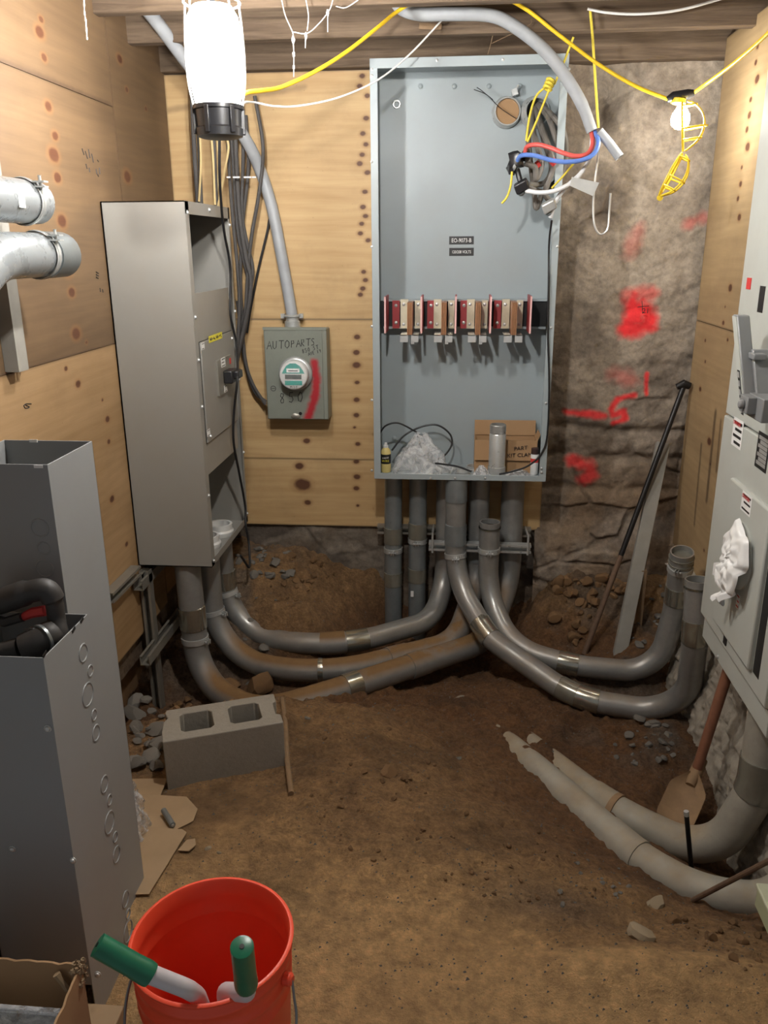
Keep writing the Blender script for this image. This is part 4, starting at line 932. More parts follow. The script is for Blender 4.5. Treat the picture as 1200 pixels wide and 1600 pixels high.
w0 = A(190, 915, X=XL+.025); strut('strut_rail', 'short galvanized strut stub on the plywood between trough and cabinet', (XL+.022, w0.y-.12, w0.z), (XL+.022, w0.y+.16, w0.z), up=(1,0,0))
# strut rack between the back risers
sr = T('strut_rack', 'galvanized strut rack with threaded rods clamping the conduit risers', 'strut', (.15, 3.7, .15))
z1_, z2_ = A(760, 855, Y=3.69).z, A(760, 830, Y=3.84).z
strut('front_strut', '', (A(670,857,Y=3.70).x, 3.70, z1_), (A(829,864,Y=3.70).x, 3.70, z1_-.004), up=(0,-1,0), par=sr, mat=m_zinc)
strut('rear_strut', '', (A(590,828,Y=3.845).x, 3.845, z2_), (A(829,838,Y=3.845).x, 3.845, z2_), up=(0,-1,0), par=sr)
for px in (676, 824):
    x = A(px, 850, Y=3.70).x; mb = MB(); mb.tube([(x, 3.665, z1_-.025), (x, 3.67, z1_+.075)], .005, 8); mb.tube([(x, 3.668, z1_+.07), (x, 3.86, z2_+.02)], .005, 8); P(sr, 'threaded_rod', mb, m_zinc)

# ------------------------------------------------------------------ meter socket, its cable
mz0, mz1 = .789, 1.21; mx0, mx1 = -.893, -.600
mt = T('meter_socket', 'grey electric meter box with AUTO PARTS 850 in marker on back plywood', 'electric meter', ((mx0+mx1)/2, 3.8, mz0))
mb = MB(); mb.box(mx0, mx1, 3.80, YB, mz0, mz1); P(mt, 'enclosure', mb, m_meterbox, bevel=.004)
mb = MB(); mb.box(mx0-.002, mx1+.002, 3.795, 3.81, mz1-.004, mz1+.008); P(mt, 'top_hem', mb, m_meterbox)
mb = MB(); mb.box(mx0+.004, mx1-.02, 3.795, 3.801, mz0+.003, mz1-.006); P(mt, 'cover', mb, m_meterbox, bevel=.002)
Yc = 3.7945
mc = A(463, 583, Y=3.795)
P(mt, 'meter_ring', MB().lathe([(.066,0),(.076,0),(.078,.004),(.078,.020),(.073,.025),(.068,.028)], mc, (0,-1,0), 36), m_zinc)
mtr = P(mt, 'meter', MB().lathe([(.066,.026),(.066,.068),(.063,.073),(.059,.075)], mc, (0,-1,0), 36), m_offwhite)
P(mtr, 'glass_cover', MB().lathe([(.0665,.026),(.0665,.072),(.064,.083),(.057,.088),(.044,.090)], mc, (0,-1,0), 36), m_glass)
fy = mc.y-.0755
def mface(x0, x1, z0, z1, mat, nm, dy=.0): mb = MB(); mb.box(mc.x+x0, mc.x+x1, fy-.001-dy, fy-dy, mc.z+z0, mc.z+z1); return P(mtr, nm, mb, mat)
mb = MB().prism([(-.052,.004),(-.045,.018),(-.031,.039),(-.013,.05),(.013,.05),(.031,.039),(.045,.018),(.052,.004)], (mc.x, fy, mc.z+.005), (1,0,0), (0,0,1), (0,-1,0), .001); P(mtr, 'teal_field', mb, m_teal)
mface(-.04, .04, -.044, -.024, m_teal, 'teal_field'); mface(-.038, .038, -.016, .004, m_lcd, 'display', .001); mface(-.03, .03, .014, .032, m_white, 'white_plate', .001)
mface(-.022, .022, .020, .024, m_ink, 'print_lines', .002); text(mt, 'lettering', 'M 2 E', .015, (mc.x, fy-.0012, mc.z-.053), (1,0,0), (0,0,1), m_ink)
GL = {'A': [[(0,0),(.45,1),(.9,0)],[(.2,.42),(.72,.42)]], 'U': [[(0,1),(.02,.25),(.3,0),(.6,.2),(.65,1)]], 'T': [[(0,1),(.9,1)],[(.45,1),(.42,0)]], 'O': [[(.4,1),(.05,.7),(.05,.25),(.4,0),(.75,.3),(.75,.75),(.4,1)]],
      'P': [[(0,0),(.05,1),(.5,.95),(.55,.6),(.06,.5)]], 'R': [[(0,0),(.05,1),(.5,.95),(.52,.62),(.06,.5),(.6,0)]], 'S': [[(.6,.9),(.25,1),(.05,.75),(.5,.42),(.5,.1),(.0,.05)]], '8': [[(.5,.9),(.2,1),(.05,.75),(.5,.35),(.45,.05),(.15,0),(.05,.25),(.5,.75),(.5,.9)]],
      '5': [[(.6,1),(.15,1),(.1,.6),(.45,.6),(.6,.3),(.35,0),(.0,.1)]], '0': [[(.35,1),(.05,.6),(.1,.1),(.4,0),(.65,.4),(.6,.85),(.35,1)]], 'K': [[(.05,1),(.05,0)],[(.6,1),(.08,.5),(.6,0)]], 'E': [[(.6,1),(.05,1),(.05,0),(.6,0)],[(.05,.5),(.5,.5)]], 'V': [[(0,1),(.35,0),(.7,1)]], '1': [[(.2,1),(.2,0)]], '9': [[(.5,.9),(.1,.9),(.1,.55),(.5,.6),(.5,.9),(.4,0)]], ' ': []}
def scrawl(par, s, o, u, v, h, mat, r=.0016, gap=.95, jit=.06, seed=1):
    R = random.Random(seed); o, u, v = V(o), V(u), V(v); mb = MB(); x = 0
    for ch in s:
        for st in GL[ch]: mb.tube([o+u*(x+a*h*.72)+v*(b*h+R.uniform(-jit, jit)*h*.3) for a, b in st], r, 5)
        x += h*gap*.8
    return P(par, 'handwriting', mb, mat)
Yh = Yc-.0004
def mark(px, py): return A(px, py, Y=Yh)
scrawl(mt, 'AUTO', mark(417,546), (1,0,.06), (0.05,0,1), .036, m_ink, seed=2, gap=.98); scrawl(mt, 'PARTS', mark(455,543), (1,0,.10), (0.03,0,1), .031, m_ink, seed=3)
scrawl(mt, '850 ST', mark(473,552), (1,0,.28), (-.2,0,1), .017, m_ink, .0012, seed=4); scrawl(mt, 'KEEP ON', mark(474,547), (1,0,.25), (-.2,0,1), .013, m_ink, .0012, seed=5) if 'N' in GL else scrawl(mt, 'AVE 19', mark(482,556), (1,0,.28), (-.2,0,1), .014, m_ink, .0012, seed=5)
scrawl(mt, '850', mark(438,630), (1,0,.08), (0,0,1), .046, m_ink, .0017, 1.15, seed=6)
mb = MB(); mb.torus(mark(427,607), (0,1,0), .012, .0012, 14, 4); mb.tube([mark(424,607), mark(430,607)], .0012, 4); P(mt, 'handwriting', mb, m_ink)
# red spray stripe on the cover
gu, gv = np.meshgrid(np.linspace(mx0+.006, mx1-.022, 70), np.linspace(mz0+.005, mz1-.008, 120)); pts = [(A(x, y, Y=Yh).x, A(x, y, Y=Yh).z) for x, y in ((491,568),(494,590),(493,615),(486,640),(481,653))]
def spray_mat():
    t = NT('meter_cover_with_spray'); c = lin('80847a'); f_ = t.noise(t.obj(), 30, 6, .7); t.base(t.mix(t.attr('paint'), t.mix(f_, tuple(x*.8 for x in c[:3])+(1,), c), lin('a3222c'))); t.set(Roughness=.5); return t.m
pv = np.clip(1.5-segdist(gu, gv, pts)/.020-(fbm(gu*60, gv*60, 5)-.4)*.7, 0, 1)
me = grid_mesh('cover_face', np.stack([gu.ravel(), np.full(gu.size, 3.7948)-mt.location.y, gv.ravel()], 1)-np.array([mt.location.x, 0, mt.location.z]), 69, 119, spray_mat(), attrs={'paint': pv.ravel()})
ob = bpy.data.objects.new('cover_face', me); C.objects.link(ob); ob.parent = mt; ob['label'] = 'meter cover face with red spray stripe'
mb = MB().lathe([(.008,0),(.008,.003)], A(469.5, 646, Y=3.795), (0,-1,0), 12); P(mt, 'seal_hole', mb, m_labelblk)
P(mt, 'latch', lump(A(462, 650, Y=3.79), .02, .006, .012, 4), m_strut)
hc = A(457, 505, Y=3.85)
P(mt, 'hub_connector', MB().lathe([(.036,mz1-hc.z),(.036,mz1-hc.z+.03),(.030,mz1-hc.z+.034),(.030,mz1-hc.z+.062)], (hc.x,3.85,hc.z), n=20), m_zinc)
mb = MB(); mb.torus((hc.x,3.85,mz1+.055), (0,0,1), .034, .006, 20, 6); mb.box(hc.x-.052, hc.x-.034, 3.84, 3.86, mz1+.045, mz1+.065); mb.box(hc.x+.034, hc.x+.052, 3.84, 3.86, mz1+.045, mz1+.065); P(mt, 'clamp', mb, m_zinc)
cable('meter_feed_cable', 'thick grey cable running from the ceiling corner down into the meter box', 'cable', [A(x, y, Y=Y) for x, y, Y in ((200,-20,3.35),(240,28,3.45),(290,95,3.58),(345,165,3.70),(385,220,3.78),(408,270,3.84),(425,325,3.855),(438,390,3.855),(449,450,3.855),(455,485,3.85))]+[V((hc.x,3.85,mz1+.05))], .026, m_cablegrey, n=14)

# black cables crowded into the back left corner
grp = 'dark cables crowded in the corner behind the grey cabinet'
cset = [[(296,60),(300,150),(304,240),(310,330)], [(303,60),(308,160),(312,260),(316,340)], [(352,120),(356,220),(362,320),(371,420),(374,480),(370,560)], [(366,120),(368,220),(374,330),(384,400),(392,440),(386,490),(370,560)],
        [(398,150),(411,230),(405,300),(393,370),(387,430),(382,500),(370,570)], [(378,140),(380,240),(378,330),(386,380),(395,425),(384,480),(370,530)], [(358,150),(365,260),(372,360),(380,400),(388,440),(385,500),(370,560)], [(384,180),(388,260),(380,340),(376,400),(377,480),(383,560),(395,600),(415,632)],
        [(371,470),(382,560),(397,610),(416,628)], [(330,150),(334,230),(338,330)]]
for i, l in enumerate(cset):
    Y = 3.76+.012*i if i < 9 else 3.7
    cable('corner_cable', 'dark dusty cable hanging in the corner behind the grey cabinet', 'cable', [A(x, y, Y=min(Y, 3.885)) for x, y in l], (.008 if i % 3 else .010), m_cabledark, grp)
cable('corner_cable', 'straight thin black rod cable leaning on the plywood left of the meter feed', 'cable', [A(x, y, Y=3.885) for x, y in ((421,342),(417,365),(404,420),(392,480),(386,520))], .006, m_black)
for i, l in enumerate(([(329,200),(333,250),(336,320)], [(349,205),(357,228),(352,262),(345,300),(340,325)], [(311,190),(314,250),(311,315)], [(339,200),(342,260),(338,310)])):
    cable('tan_wire', ('left of two straight tan wires behind the work lamp', 'kinked tan wire hanging behind the work lamp', 'pale tan wire nearest the left wall behind the work lamp', 'right of two straight tan wires behind the work lamp')[i], 'wire', [A(x, y, Y=3.68+.01*i) for x, y in l], .005, m_tan)
mb = MB()
for x in (357,367,372,384,390,397): mb.obox(A(x, 277, Y=3.74), (.008,0,0), (0,.004,0), (0,0,.003))
ONE('wire_staples', mb, m_white, 'row of white wire clips stapled across the corner cables', 'clips', kind='stuff')

# ------------------------------------------------------------------ work lamp at upper left
lc = A(338, 120, Y=2.55); lx, ly = lc.x, 2.55
zb = A(340, 166, Y=2.55).z
wl_ = T('work_lamp', 'large lit caged work lamp hanging base down at upper left', 'lamp', (lx, ly, zb-.085))
P(wl_, 'translucent_shell', MB().lathe([(.052,zb+.003),(.064,zb+.008),(.075,zb+.07),(.076,zb+.15),(.070,zb+.225),(.055,zb+.25)], (lx,ly,0), n=28), m_shell)
P(wl_, 'lit_core', MB().lathe([(.02,zb+.02),(.030,zb+.022),(.030,zb+.21),(.02,zb+.212)], (lx,ly,0), n=20), m_lamp)
P(wl_, 'base_housing', MB().lathe([(.05,zb-.085),(.066,zb-.08),(.068,zb-.06),(.064,zb-.055),(.066,zb-.012),(.072,zb-.01),(.072,zb+.001),(.05,zb+.002)], (lx,ly,0), n=28), m_blackplast)
for k in range(6):
    a = k*math.pi/3+.3; mb = MB(); mb.obox((lx+.066*math.cos(a), ly+.066*math.sin(a), zb-.04), (.008*math.cos(a),.008*math.sin(a),0), (-.007*math.sin(a),.007*math.cos(a),0), (0,0,.035)); P(wl_, 'base_rib', mb, m_blackplast, bevel=.002)
cg_ = []
for k in range(8):
    a = k*math.pi/4+.15; q = [V((lx+r*math.cos(a), ly+r*math.sin(a), z)) for r, z in ((.070,zb),(.080,zb+.06),(.082,zb+.13),(.079,zb+.2),(.074,zb+.26))]
    P(wl_, 'cage_wire', MB().tube(cr(q, 4), .0028, 6), m_cage_w)
P(wl_, 'cage_ring', MB().torus((lx,ly,zb+.26), (0,0,1), .078, .003, 28, 6), m_cage_w)
P(wl_, 'hanger', MB().tube([V((lx,ly,zb+.245)), V((lx,ly,zb+.30)), V((lx,ly,2.5))], .008, 8), m_blackplast)

# ------------------------------------------------------------------ string light at upper right
bc = A(1062, 155, Y=3.4); by = 3.4
sl = T('caged_bulb', 'yellow caged bulb socket on the cord with its cage hinged open at right', 'lamp', A(1050, 310, Y=by))
top = A(1063, 150, Y=by)
mb = MB(); mb.tube([A(1042,156,Y=by), A(1052,151,Y=by), A(1075,147,Y=by), A(1084,145,Y=by)], [.010,.017,.017,.011], 12); P(sl, 'socket', mb, m_blackplast)
mb = MB(); mb.lathe([(.020,0),(.026,.003),(.026,.018),(.019,.022)], A(1061,153,Y=by), (-.12,0,-1), 20); P(sl, 'cage_collar', mb, m_cage_y)
bcen = A(1063, 187, Y=by)
P(sl, 'lit_bulb', MB().lathe([(.013,.052),(.017,.04),(.030,.018),(.034,0),(.030,-.018),(.016,-.031),(.004,-.034)], bcen, (0,0,1), 22), m_bulb)
def half_cage(a, b, wdt, side, n=4):
    a, b = V(a), V(b); d = b-a; up = d.normalized(); L = d.length; sd = V(side).normalized(); sd = (sd-up*sd.dot(up)).normalized(); dp = up.cross(sd); R = []
    for k in range(n):
        t = math.pi*k/(n-1); dirv = sd*math.sin(t)*1.0+dp*math.cos(t)*.55
        q = [a+up*(L*s)+dirv*wdt*w_ for s, w_ in ((0,.25),(.08,.6),(.3,.95),(.55,1),(.8,.75),(.97,.25),(1,.1))]; R.append(MB().tube(cr(q, 4), .0032, 6))
    for s, w_ in ((.08,.6),(.55,1.0),(.78,.76)):
        q = [a+up*(L*s)+(sd*math.sin(math.pi*k/10)+dp*math.cos(math.pi*k/10)*.55)*wdt*w_ for k in range(11)]; R.append(MB().tube(q, .0032, 6))
    R.append(MB().tube([a+dp*wdt*.1, b+dp*wdt*.1], .0035, 6)); R.append(MB().tube([a-dp*wdt*.1, b-dp*wdt*.1], .0035, 6)); return R
for m_ in half_cage(A(1066,160,Y=by-.03), A(1067,236,Y=by-.03), .085, (1,-.3,0)): P(sl, 'cage_rib', m_, m_cage_y)
for m_ in half_cage(A(1066,240,Y=by-.03), A(1030,305,Y=by-.03), .062, (1,-.3,.5)): P(sl, 'cage_rib', m_, m_cage_y, label='open lower half of yellow cage')
P(sl, 'cage_latch', MB().lathe([(.001,-.004),(.011,-.003),(.011,.003),(.001,.004)], A(1031,309,Y=by-.03), (0,1,0), 14), m_cage_y)
P(sl, 'cord', MB().tube(cr([A(x, y, Y=Y) for x, y, Y in ((352,186,2.62),(366,158,2.63),(385,145,2.68),(408,142,2.75),(440,136,2.85),(490,113,2.95),(540,82,3.05),(590,43,3.15),(618,20,3.25),(650,2,3.28),(700,-8,3.3),(770,-8,3.33),(818,12,3.36),(870,52,3.38),(930,97,3.4),(990,133,3.4),(1044,155,3.4))], 8), .0065, 10), m_yellow)
P(sl, 'cord', MB().tube(cr([A(x, y, Y=Y) for x, y, Y in ((1082,146,3.4),(1110,126,3.35),(1150,96,3.2),(1200,52,3.0),(1260,-10,2.8))], 8), .0065, 10), m_yellow)
cable('white_wire', 'thin white wire drooping from the ceiling across the left of the bus box', 'wire', [A(x, y, Y=Y) for x, y, Y in ((362,185,2.63),(378,163,2.7),(396,160,2.9),(430,166,3.0),(470,165,3.1),(530,152,3.2),(590,125,3.3),(640,85,3.4),(690,32,3.45))], .0032, m_white)
cable('white_wire', 'white wire stapled along the ceiling joist at upper right', 'wire', [A(x, y, Y=Y) for x, y, Y in ((918,14,3.45),(950,20,3.45),(1000,22,3.45),(1060,16,3.45),(1120,0,3.45),(1150,-10,3.45))], .0045, m_white)
mb = MB()
for l in ([(440,0),(446,25),(457,50),(458,60)], [(457,58),(459,80),(459,120)], [(458,50),(480,52),(500,35),(515,15),(520,0)], [(478,0),(482,25),(480,48)], [(478,50),(477,75)], [(512,18),(512,50)], [(560,0),(540,12),(525,10)]):
    mb.tube(cr([A(x, y, Y=3.15) for x, y in l], 5), .0018, 5)
for (x, y, r) in ((458,62,.006),(459,85,.005),(459,105,.004),(512,20,.005),(478,56,.005)): mb.add(*(lambda L_: (L_.v, L_.f))(lump(A(x, y, Y=3.15), r, r, r*2, x)))
ONE('cobweb', mb, m_cob, 'dusty white cobweb strands hanging from the joists right of the work lamp', 'cobweb', kind='stuff')
mb = MB()
for l in ([(131,-5),(132,20),(134,35),(136,62)],): mb.tube(cr([A(x, y, Y=2.5) for x, y in l], 6), [.0015,.002,.0025,.003]*6+[.003], 5)
ONE('cobweb', mb, m_cob, 'single white cobweb strand hanging at the upper left corner', 'cobweb', kind='stuff')
mb = MB()
for l in ([(770,55),(765,75),(762,85)], [(830,30),(825,40),(768,68)]): mb.tube(cr([A(x, y, Y=3.45) for x, y in l], 5), .0012, 5)
ONE('dry_fibres', mb, m_stick, 'few dry brown fibres caught on the joist by the service cable', 'fibres', kind='stuff')

# added caged bulb, unseen above the frame, to brighten sand and troughs
q = V((-.22, 1.86, 2.18))
s2 = T('caged_bulb', 'added caged fill bulb, unseen above the trench', 'lamp', q-V((0,0,.06)))
P(s2, 'socket', MB().tube([q+V((-.02,.01,.055)), q+V((-.01,.005,.06)), q+V((.01,-.005,.06)), q+V((.02,-.01,.055))], [.010,.017,.017,.011], 12), m_blackplast)
P(s2, 'lit_bulb', MB().lathe([(.013,.052),(.017,.04),(.030,.018),(.034,0),(.030,-.018),(.016,-.031),(.004,-.034)], q, (0,0,1), 22), m_bulb_fill)
for m_ in half_cage(q+V((0,0,.05)), q-V((0,0,.055)), .07, (1,-.3,0)): P(s2, 'cage_rib', m_, m_cage_y)
P(s2, 'hanger', MB().tube([q+V((0,0,.07)), V((q.x,q.y,2.5))], .004, 8), m_yellow)

# ------------------------------------------------------------------ pale switchgear on the right
px_, ya, yb_, pz0, pz1 = .85, 1.985, 2.62, .285, 2.10
ya = A(1197, 1150, X=px_).y; yb_ = A(1098, 985, X=px_).y; pz0 = A(1148, 1076, X=px_).z
sg = T('switchgear_cabinet', 'pale grey switchgear cabinet with lever handle on the right wall', 'electrical cabinet', ((px_+XR)/2, (ya+yb_)/2, pz0))
mb = MB(); mb.box(px_, XR-.002, ya, yb_, pz0, pz1); P(sg, 'enclosure', mb, m_grey_c, bevel=.003)
def gp(px, py, off=0): return A(px, py, X=px_-off)
zs = A(1172, 667, X=px_).z
mb = MB(); mb.box(px_-.014, px_+.001, ya+.0, yb_-.004, zs+.004, pz1-.004); P(sg, 'upper_door', mb, m_grey_c, bevel=.004)
mb = MB(); mb.box(px_-.016, px_+.001, ya+.0, yb_-.001, pz0+.09, zs-.002); P(sg, 'lower_cover', mb, m_grey_c, bevel=.004)
q0, q1 = gp(1139,744,.03), gp(1120,975,.03)
yd1, zd1 = q0.y-.01, q0.z; yd0 = gp(1180,960,.03).y; zd0 = gp(1172,1055,.03).z
mb = MB(); mb.box(px_-.030, px_-.012, yd0, yd1, zd0, zd1); P(sg, 'meter_door', mb, m_grey_c, bevel=.006)
mb = MB(); mb.box(px_-.0165, px_-.015, yd0-.05, yd0-.004, zd0+.0, zd1-.02); P(sg, 'dark_gap', mb, m_labelblk)
mcn = gp(1157, 868, .030)
P(sg, 'meter_cover_dome', MB().lathe([(.098,0),(.098,.006),(.085,.016),(.072,.024),(.062,.026)], mcn, (-1,0,0), 36), m_grey_c)
def bagfn(u, v):
    a = v*2*math.pi; r = .092*u*(1+.05*math.sin(5*a)+.03*math.sin(11*a)); wr = .006*math.sin(5*a+6*u)*u+.004*math.sin(15*u+3*a)+.0025*math.sin(11*a-13*u)
    return V((px_-.046-.028*math.sqrt(max(0, 1-u**2.6))-wr*(1-u**3)-(.02*u*(a > 3.4 and a < 5.6)), mcn.y-.02+r*math.cos(a), mcn.z+r*1.12*math.sin(a)+.008*math.sin(6*a)*u))
mb = MB().sheet(bagfn, 22, 60)
mb.sheet(lambda u, v: V((px_-.066+.014*math.sin(7*u+4*v)-.01*math.sin(9*v), mcn.y-.035+.09*u*(1-.35*v)+.008*math.sin(9*v), mcn.z-.06-.085*v+.012*math.sin(11*u))), 12, 12)
mb.sheet(lambda u, v: V((px_-.055+.012*math.sin(7*u), mcn.y+.07+.055*u, mcn.z-.045-.045*v-.03*u+.006*math.sin(8*v))), 6, 6)
ONE('bag', mb, m_bagwhite, 'crumpled white plastic bag taped over the round meter opening at right', 'bag', ang=180)
# lever handle with its bracket
h0, h1 = gp(1158, 492, .10), gp(1168, 640, .09)
h1 = V((px_-.085, h1.y, h1.z))
hd = T('lever_handle_dummy', '', '', (0,0,0)); bpy.data.objects.remove(hd)
mb = MB(); d_ = (h1-h0).normalized(); 
mb.obox((h0+h1)/2, d_*((h1-h0).length/2), V((.017,0,0)), V((0,.019,0))); lv = P(sg, 'lever_handle', mb, m_lever, bevel=.004, label='grey cast lever handle')
mb = MB(); mb.obox((h0+h1)/2+V((-.0175,0,0)), d_*((h1-h0).length/2-.004), V((.0012,0,0)), V((0,.0165,0))); P(lv, 'face_strip', mb, m_grey_c, label='pale front face of the lever')
mb = MB(); mb.obox(h0+(h1-h0)*.42+V((.02,-.03,0)), (.016,0,0), (0,.03,0), (0,0,.008)); mb.obox(h0+(h1-h0)*.7+V((.03,-.03,0)), d_*.09, V((.02,0,0)), V((0,.008,0))); P(sg, 'lever_web', mb, m_lever, bevel=.003)
mb = MB(); mb.obox(h1+V((.03,-.05,.015)), (.035,0,0), (0,.055,0), (0,0,.03)); mb.obox(h1+V((-.01,-.03,.02)), (.018,0,0), (0,.03,0), (0,0,.022)); mb.lathe([(.012,0),(.012,.01),(.008,.014)], h1+V((-.028,-.035,.02)), (-1,0,0), 12); P(sg, 'lever_pivot', mb, m_lever, bevel=.004)
mb = MB(); mb.lathe([(.07,0),(.07,.03),(.065,.035)], (px_-.013, h1.y-.06, (h0.z+h1.z)/2-.02), (-1,0,0), 28); P(sg, 'pivot_disc', mb, m_grey_c)
mb = MB(); c = h0+(h1-h0)*.82; mb.obox(c+V((-.0195,0,0)), d_*.06, V((.0006,0,0)), V((0,.009,0))); lb = P(sg, 'lever_label', mb, m_labelblk)
mb = MB()
for k in (-1.6, -.8, 0, .8, 1.6): mb.obox(c+d_*(.03*k)+V((-.0203,0,0)), d_*.008, V((.0004,0,0)), V((0,.006,0)))
P(lb, 'print_lines', mb, m_alu)
mb = MB(); p_, q_ = gp(1192,447,.015), gp(1186,488,.015); mb.box(px_-.0155, px_-.014, p_.y-.02, p_.y+.02, q_.z, p_.z); P(sg, 'vent_slot', mb, m_labelblk)
mb = MB(); p_ = gp(1170,443,.015); mb.box(px_-.0158, px_-.0142, p_.y-.018, p_.y+.018, p_.z-.016, p_.z+.016); P(sg, 'red_tag', mb, m_red)
s_ = sticker(sg, px_-.0172, gp(1152,677,.017), .044, .042, m_white, 'warning_label', 4, m_labelblk, sg_=-1); 
text(s_, 'lettering', 'DANGER', .0165, gp(1152,663,.018)+V((-.001,0,.002)), (0,-1,0), (0,0,1), m_red)
s_ = sticker(sg, px_-.0172, gp(1191,706,.017), .044, .050, m_labelblk, 'rating_label', 7, m_alu, sg_=-1)
s_ = sticker(sg, px_-.0312, gp(1166,787,.031), .040, .028, m_white, 'warning_label', 3, m_labelblk, sg_=-1); text(s_, 'lettering', 'DANGER', .015, gp(1166,778,.032)+V((-.001,0,0)), (0,-1,0), (0,0,1), m_red)
s_ = sticker(sg, px_-.0312, gp(1153,937,.031)+V((0,0,-.005)), .012, .022, m_white, 'hanging_tag', 3, m_red, sg_=-1)
bolts(sg, [gp(x,y,o) for x,y,o in ((1134,985,.016),(1160,990,.016),(1122,1026,.0),(1197,1086,.0),(1149,590,.0))], (-1,0,0), .006)
mb = MB(); p_ = gp(1134,1000,.016); mb.box(px_-.020, px_-.014, p_.y-.012, p_.y+.012, p_.z-.014, p_.z+.014); P(sg, 'latch_slot', mb, m_labelblk)

# ------------------------------------------------------------------ two conduits and old timber on the left wall
o = T('timber_cleat', 'old grey timber cleat with steel channel standing behind the bright conduits', 'timber', A(55, 570, X=XL+.03))
t0, t1 = A(34, 577, X=XL+.02), A(-14, 225, X=XL+.02)
mb = MB(); mb.obox((XL+.022, t0.y-.03, (t0.z+2.1)/2), (.021,0,0), (0,.028,0), (0,0,(2.1-t0.z)/2)); P(o, 'timber', mb, m_lumber)
mb = MB(); z0 = t0.z; mb.box(XL+.001, XL+.024, t0.y+.010, t0.y+.014, z0, 2.1); mb.box(XL+.001, XL+.024, t0.y+.030, t0.y+.034, z0, 2.1); mb.box(XL+.001, XL+.004, t0.y, t0.y+.034, z0, 2.1); P(o, 'steel_channel', mb, m_strut)
y1 = A(58, 316, X=-1.10); 
o, pa = conduit('upper bright silver conduit running along the left wall with a strap', [(-1.115, 1.5, y1.z), (-1.115, 1.9, y1.z), (-1.115, y1.y+.02, y1.z)], .1, .054, m_pipe_bright, [], [])
def wallstrap(o, y, z, r, px_x, m_=m_zinc):
    mb = MB(); mb.torus((px_x, y, z), (0,1,0), r*1.05, .003, 32, 6)
    q = [V((px_x+math.cos(a)*r*1.06, y+s, z+math.sin(a)*r*1.06)) for s in (-.012, .012) for a in [k*math.pi/16 for k in range(33)]]
    n_ = 33; mb.add(q, [(k, k+1, n_+k+1, n_+k) for k in range(n_-1)]); e = V((px_x+r*1.2*.8, y, z+r*.75))
    mb.obox(e+V((0,0,.006)), (.016,0,0), (0,.012,0), (0,0,.002)); mb.obox(e-V((0,0,.006)), (.016,0,0), (0,.012,0), (0,0,.002)); s_ = P(o, 'strap_clamp', mb, m_); P(s_, 'clamp_bolt', MB().lathe([(.006,-.022),(.006,-.014),(.004,-.013),(.004,.02),(.006,.021)], e, (0,0,1), 8), m_)
wallstrap(o, y1.y-.045, y1.z, .054, -1.115)
for yy in (y1.y-.17,): mb = MB(); mb.box(-1.115+.0538, -1.115+.0545, yy, yy+.03, y1.z-.02, y1.z+.012); P(o, 'sticker', mb, m_white)
y2 = A(88, 398, X=-1.09)
o, pa = conduit('lower silver elbow conduit bending down along the left wall with a strap', [(-1.10, 1.72, y2.z-.75), (-1.10, 1.72, y2.z), (-1.10, y2.y+.03, y2.z)], .30, .056, m_pipe_bright, [], [])
s1 = near_s(pa, 90, 395); P(o, 'grey_end_coupling', MB().tube([V((-1.10,y2.y-.06,y2.z)), V((-1.10,y2.y+.045,y2.z))], .060, 24), m_galv_dark)
wallstrap(o, y2.y-.085, y2.z, .057, -1.10)

# ------------------------------------------------------------------ wireway troughs standing at left
def trough(label, X1, Y0, Y1, Wd, Z0, Z1, front_kos, right_kos, gap_h=0):
    X0 = X1-Wd; t = .0025
    o = T('wireway_trough', label, 'trough', ((X0+X1)/2, (Y0+Y1)/2, Z0))
    mb = MB(); mb.box(X1-t, X1, Y0, Y1, Z0, Z1); mb.box(X0, X0+t, Y0, Y1, Z0, Z1); mb.box(X0, X1, Y1-t, Y1, Z0, Z1); P(o, 'channel', mb, m_grey_t, bevel=.0008)
    mb = MB(); mb.box(X0, X1-t*.5, Y0, Y0+t, Z0+gap_h, Z1); P(o, 'cover', mb, m_grey_t, bevel=.0008)
    mb = MB(); mb.box(X0+t, X1-t, Y0+t, Y1-t, Z0+.15, Z0+.153); P(o, 'joint_plate', mb, m_labelblk)
    def ko(c, n, r, f=1.0):
        mb = MB(); mb.torus(c, n, r, .0017, 28, 6, sy=f); P(o, 'knockout', mb, m_grey_t)
        a = V(n); 
    for c, r in right_kos: ko(c, (1,0,0), r)
    for c, r in front_kos: ko(c, (0,-1,0), r)
    return o
Xa, Xt = -.735, -.785
ya0, ya1, yt0, yt1 = 1.275, 1.462, 1.478, 1.682
rk = [(A(x, y, X=Xa), r) for x, y, r in ((130,1020,.018),(141,1048,.0115),(137,1085,.024),(147,1117,.0115),(150,1145,.0165),(163,1225,.018),(171,1250,.0115),(171,1285,.024),(180,1308,.0115),(182,1335,.018),(196,1405,.018),(200,1428,.0115),(200,1455,.024))]
ko_t = [(A(x, y, Y=yt0), r) for x, y, r in ((62,825,.018),(68,857,.013),(70,888,.018),(75,915,.013))]
s1_ = trough('short open grey wireway trough nearest the camera with a tool in its mouth', Xa, ya0, ya1, .19, .0, .865, [], rk, .10)
bolts(s1_, [A(75,1138,Y=ya0), A(114,1344,Y=ya0), A(20,1326,Y=ya0), A(153,1522,Y=ya0)], (0,-1,0), .006)
mb = MB()
for x, y in ((115,980),(70,1018),(128,965)): c = A(x, y+4, X=Xa+.0003); mb.obox(c, (.0006,0,0), (0,.007,.002), (0,-.001,.003))
P(s1_, 'screw_slot', mb, m_labelblk)
t1_ = trough('tall open grey wireway trough standing behind the short one', Xt, yt0, yt1, .20, .0, 1.172, ko_t, [])
mb = MB()
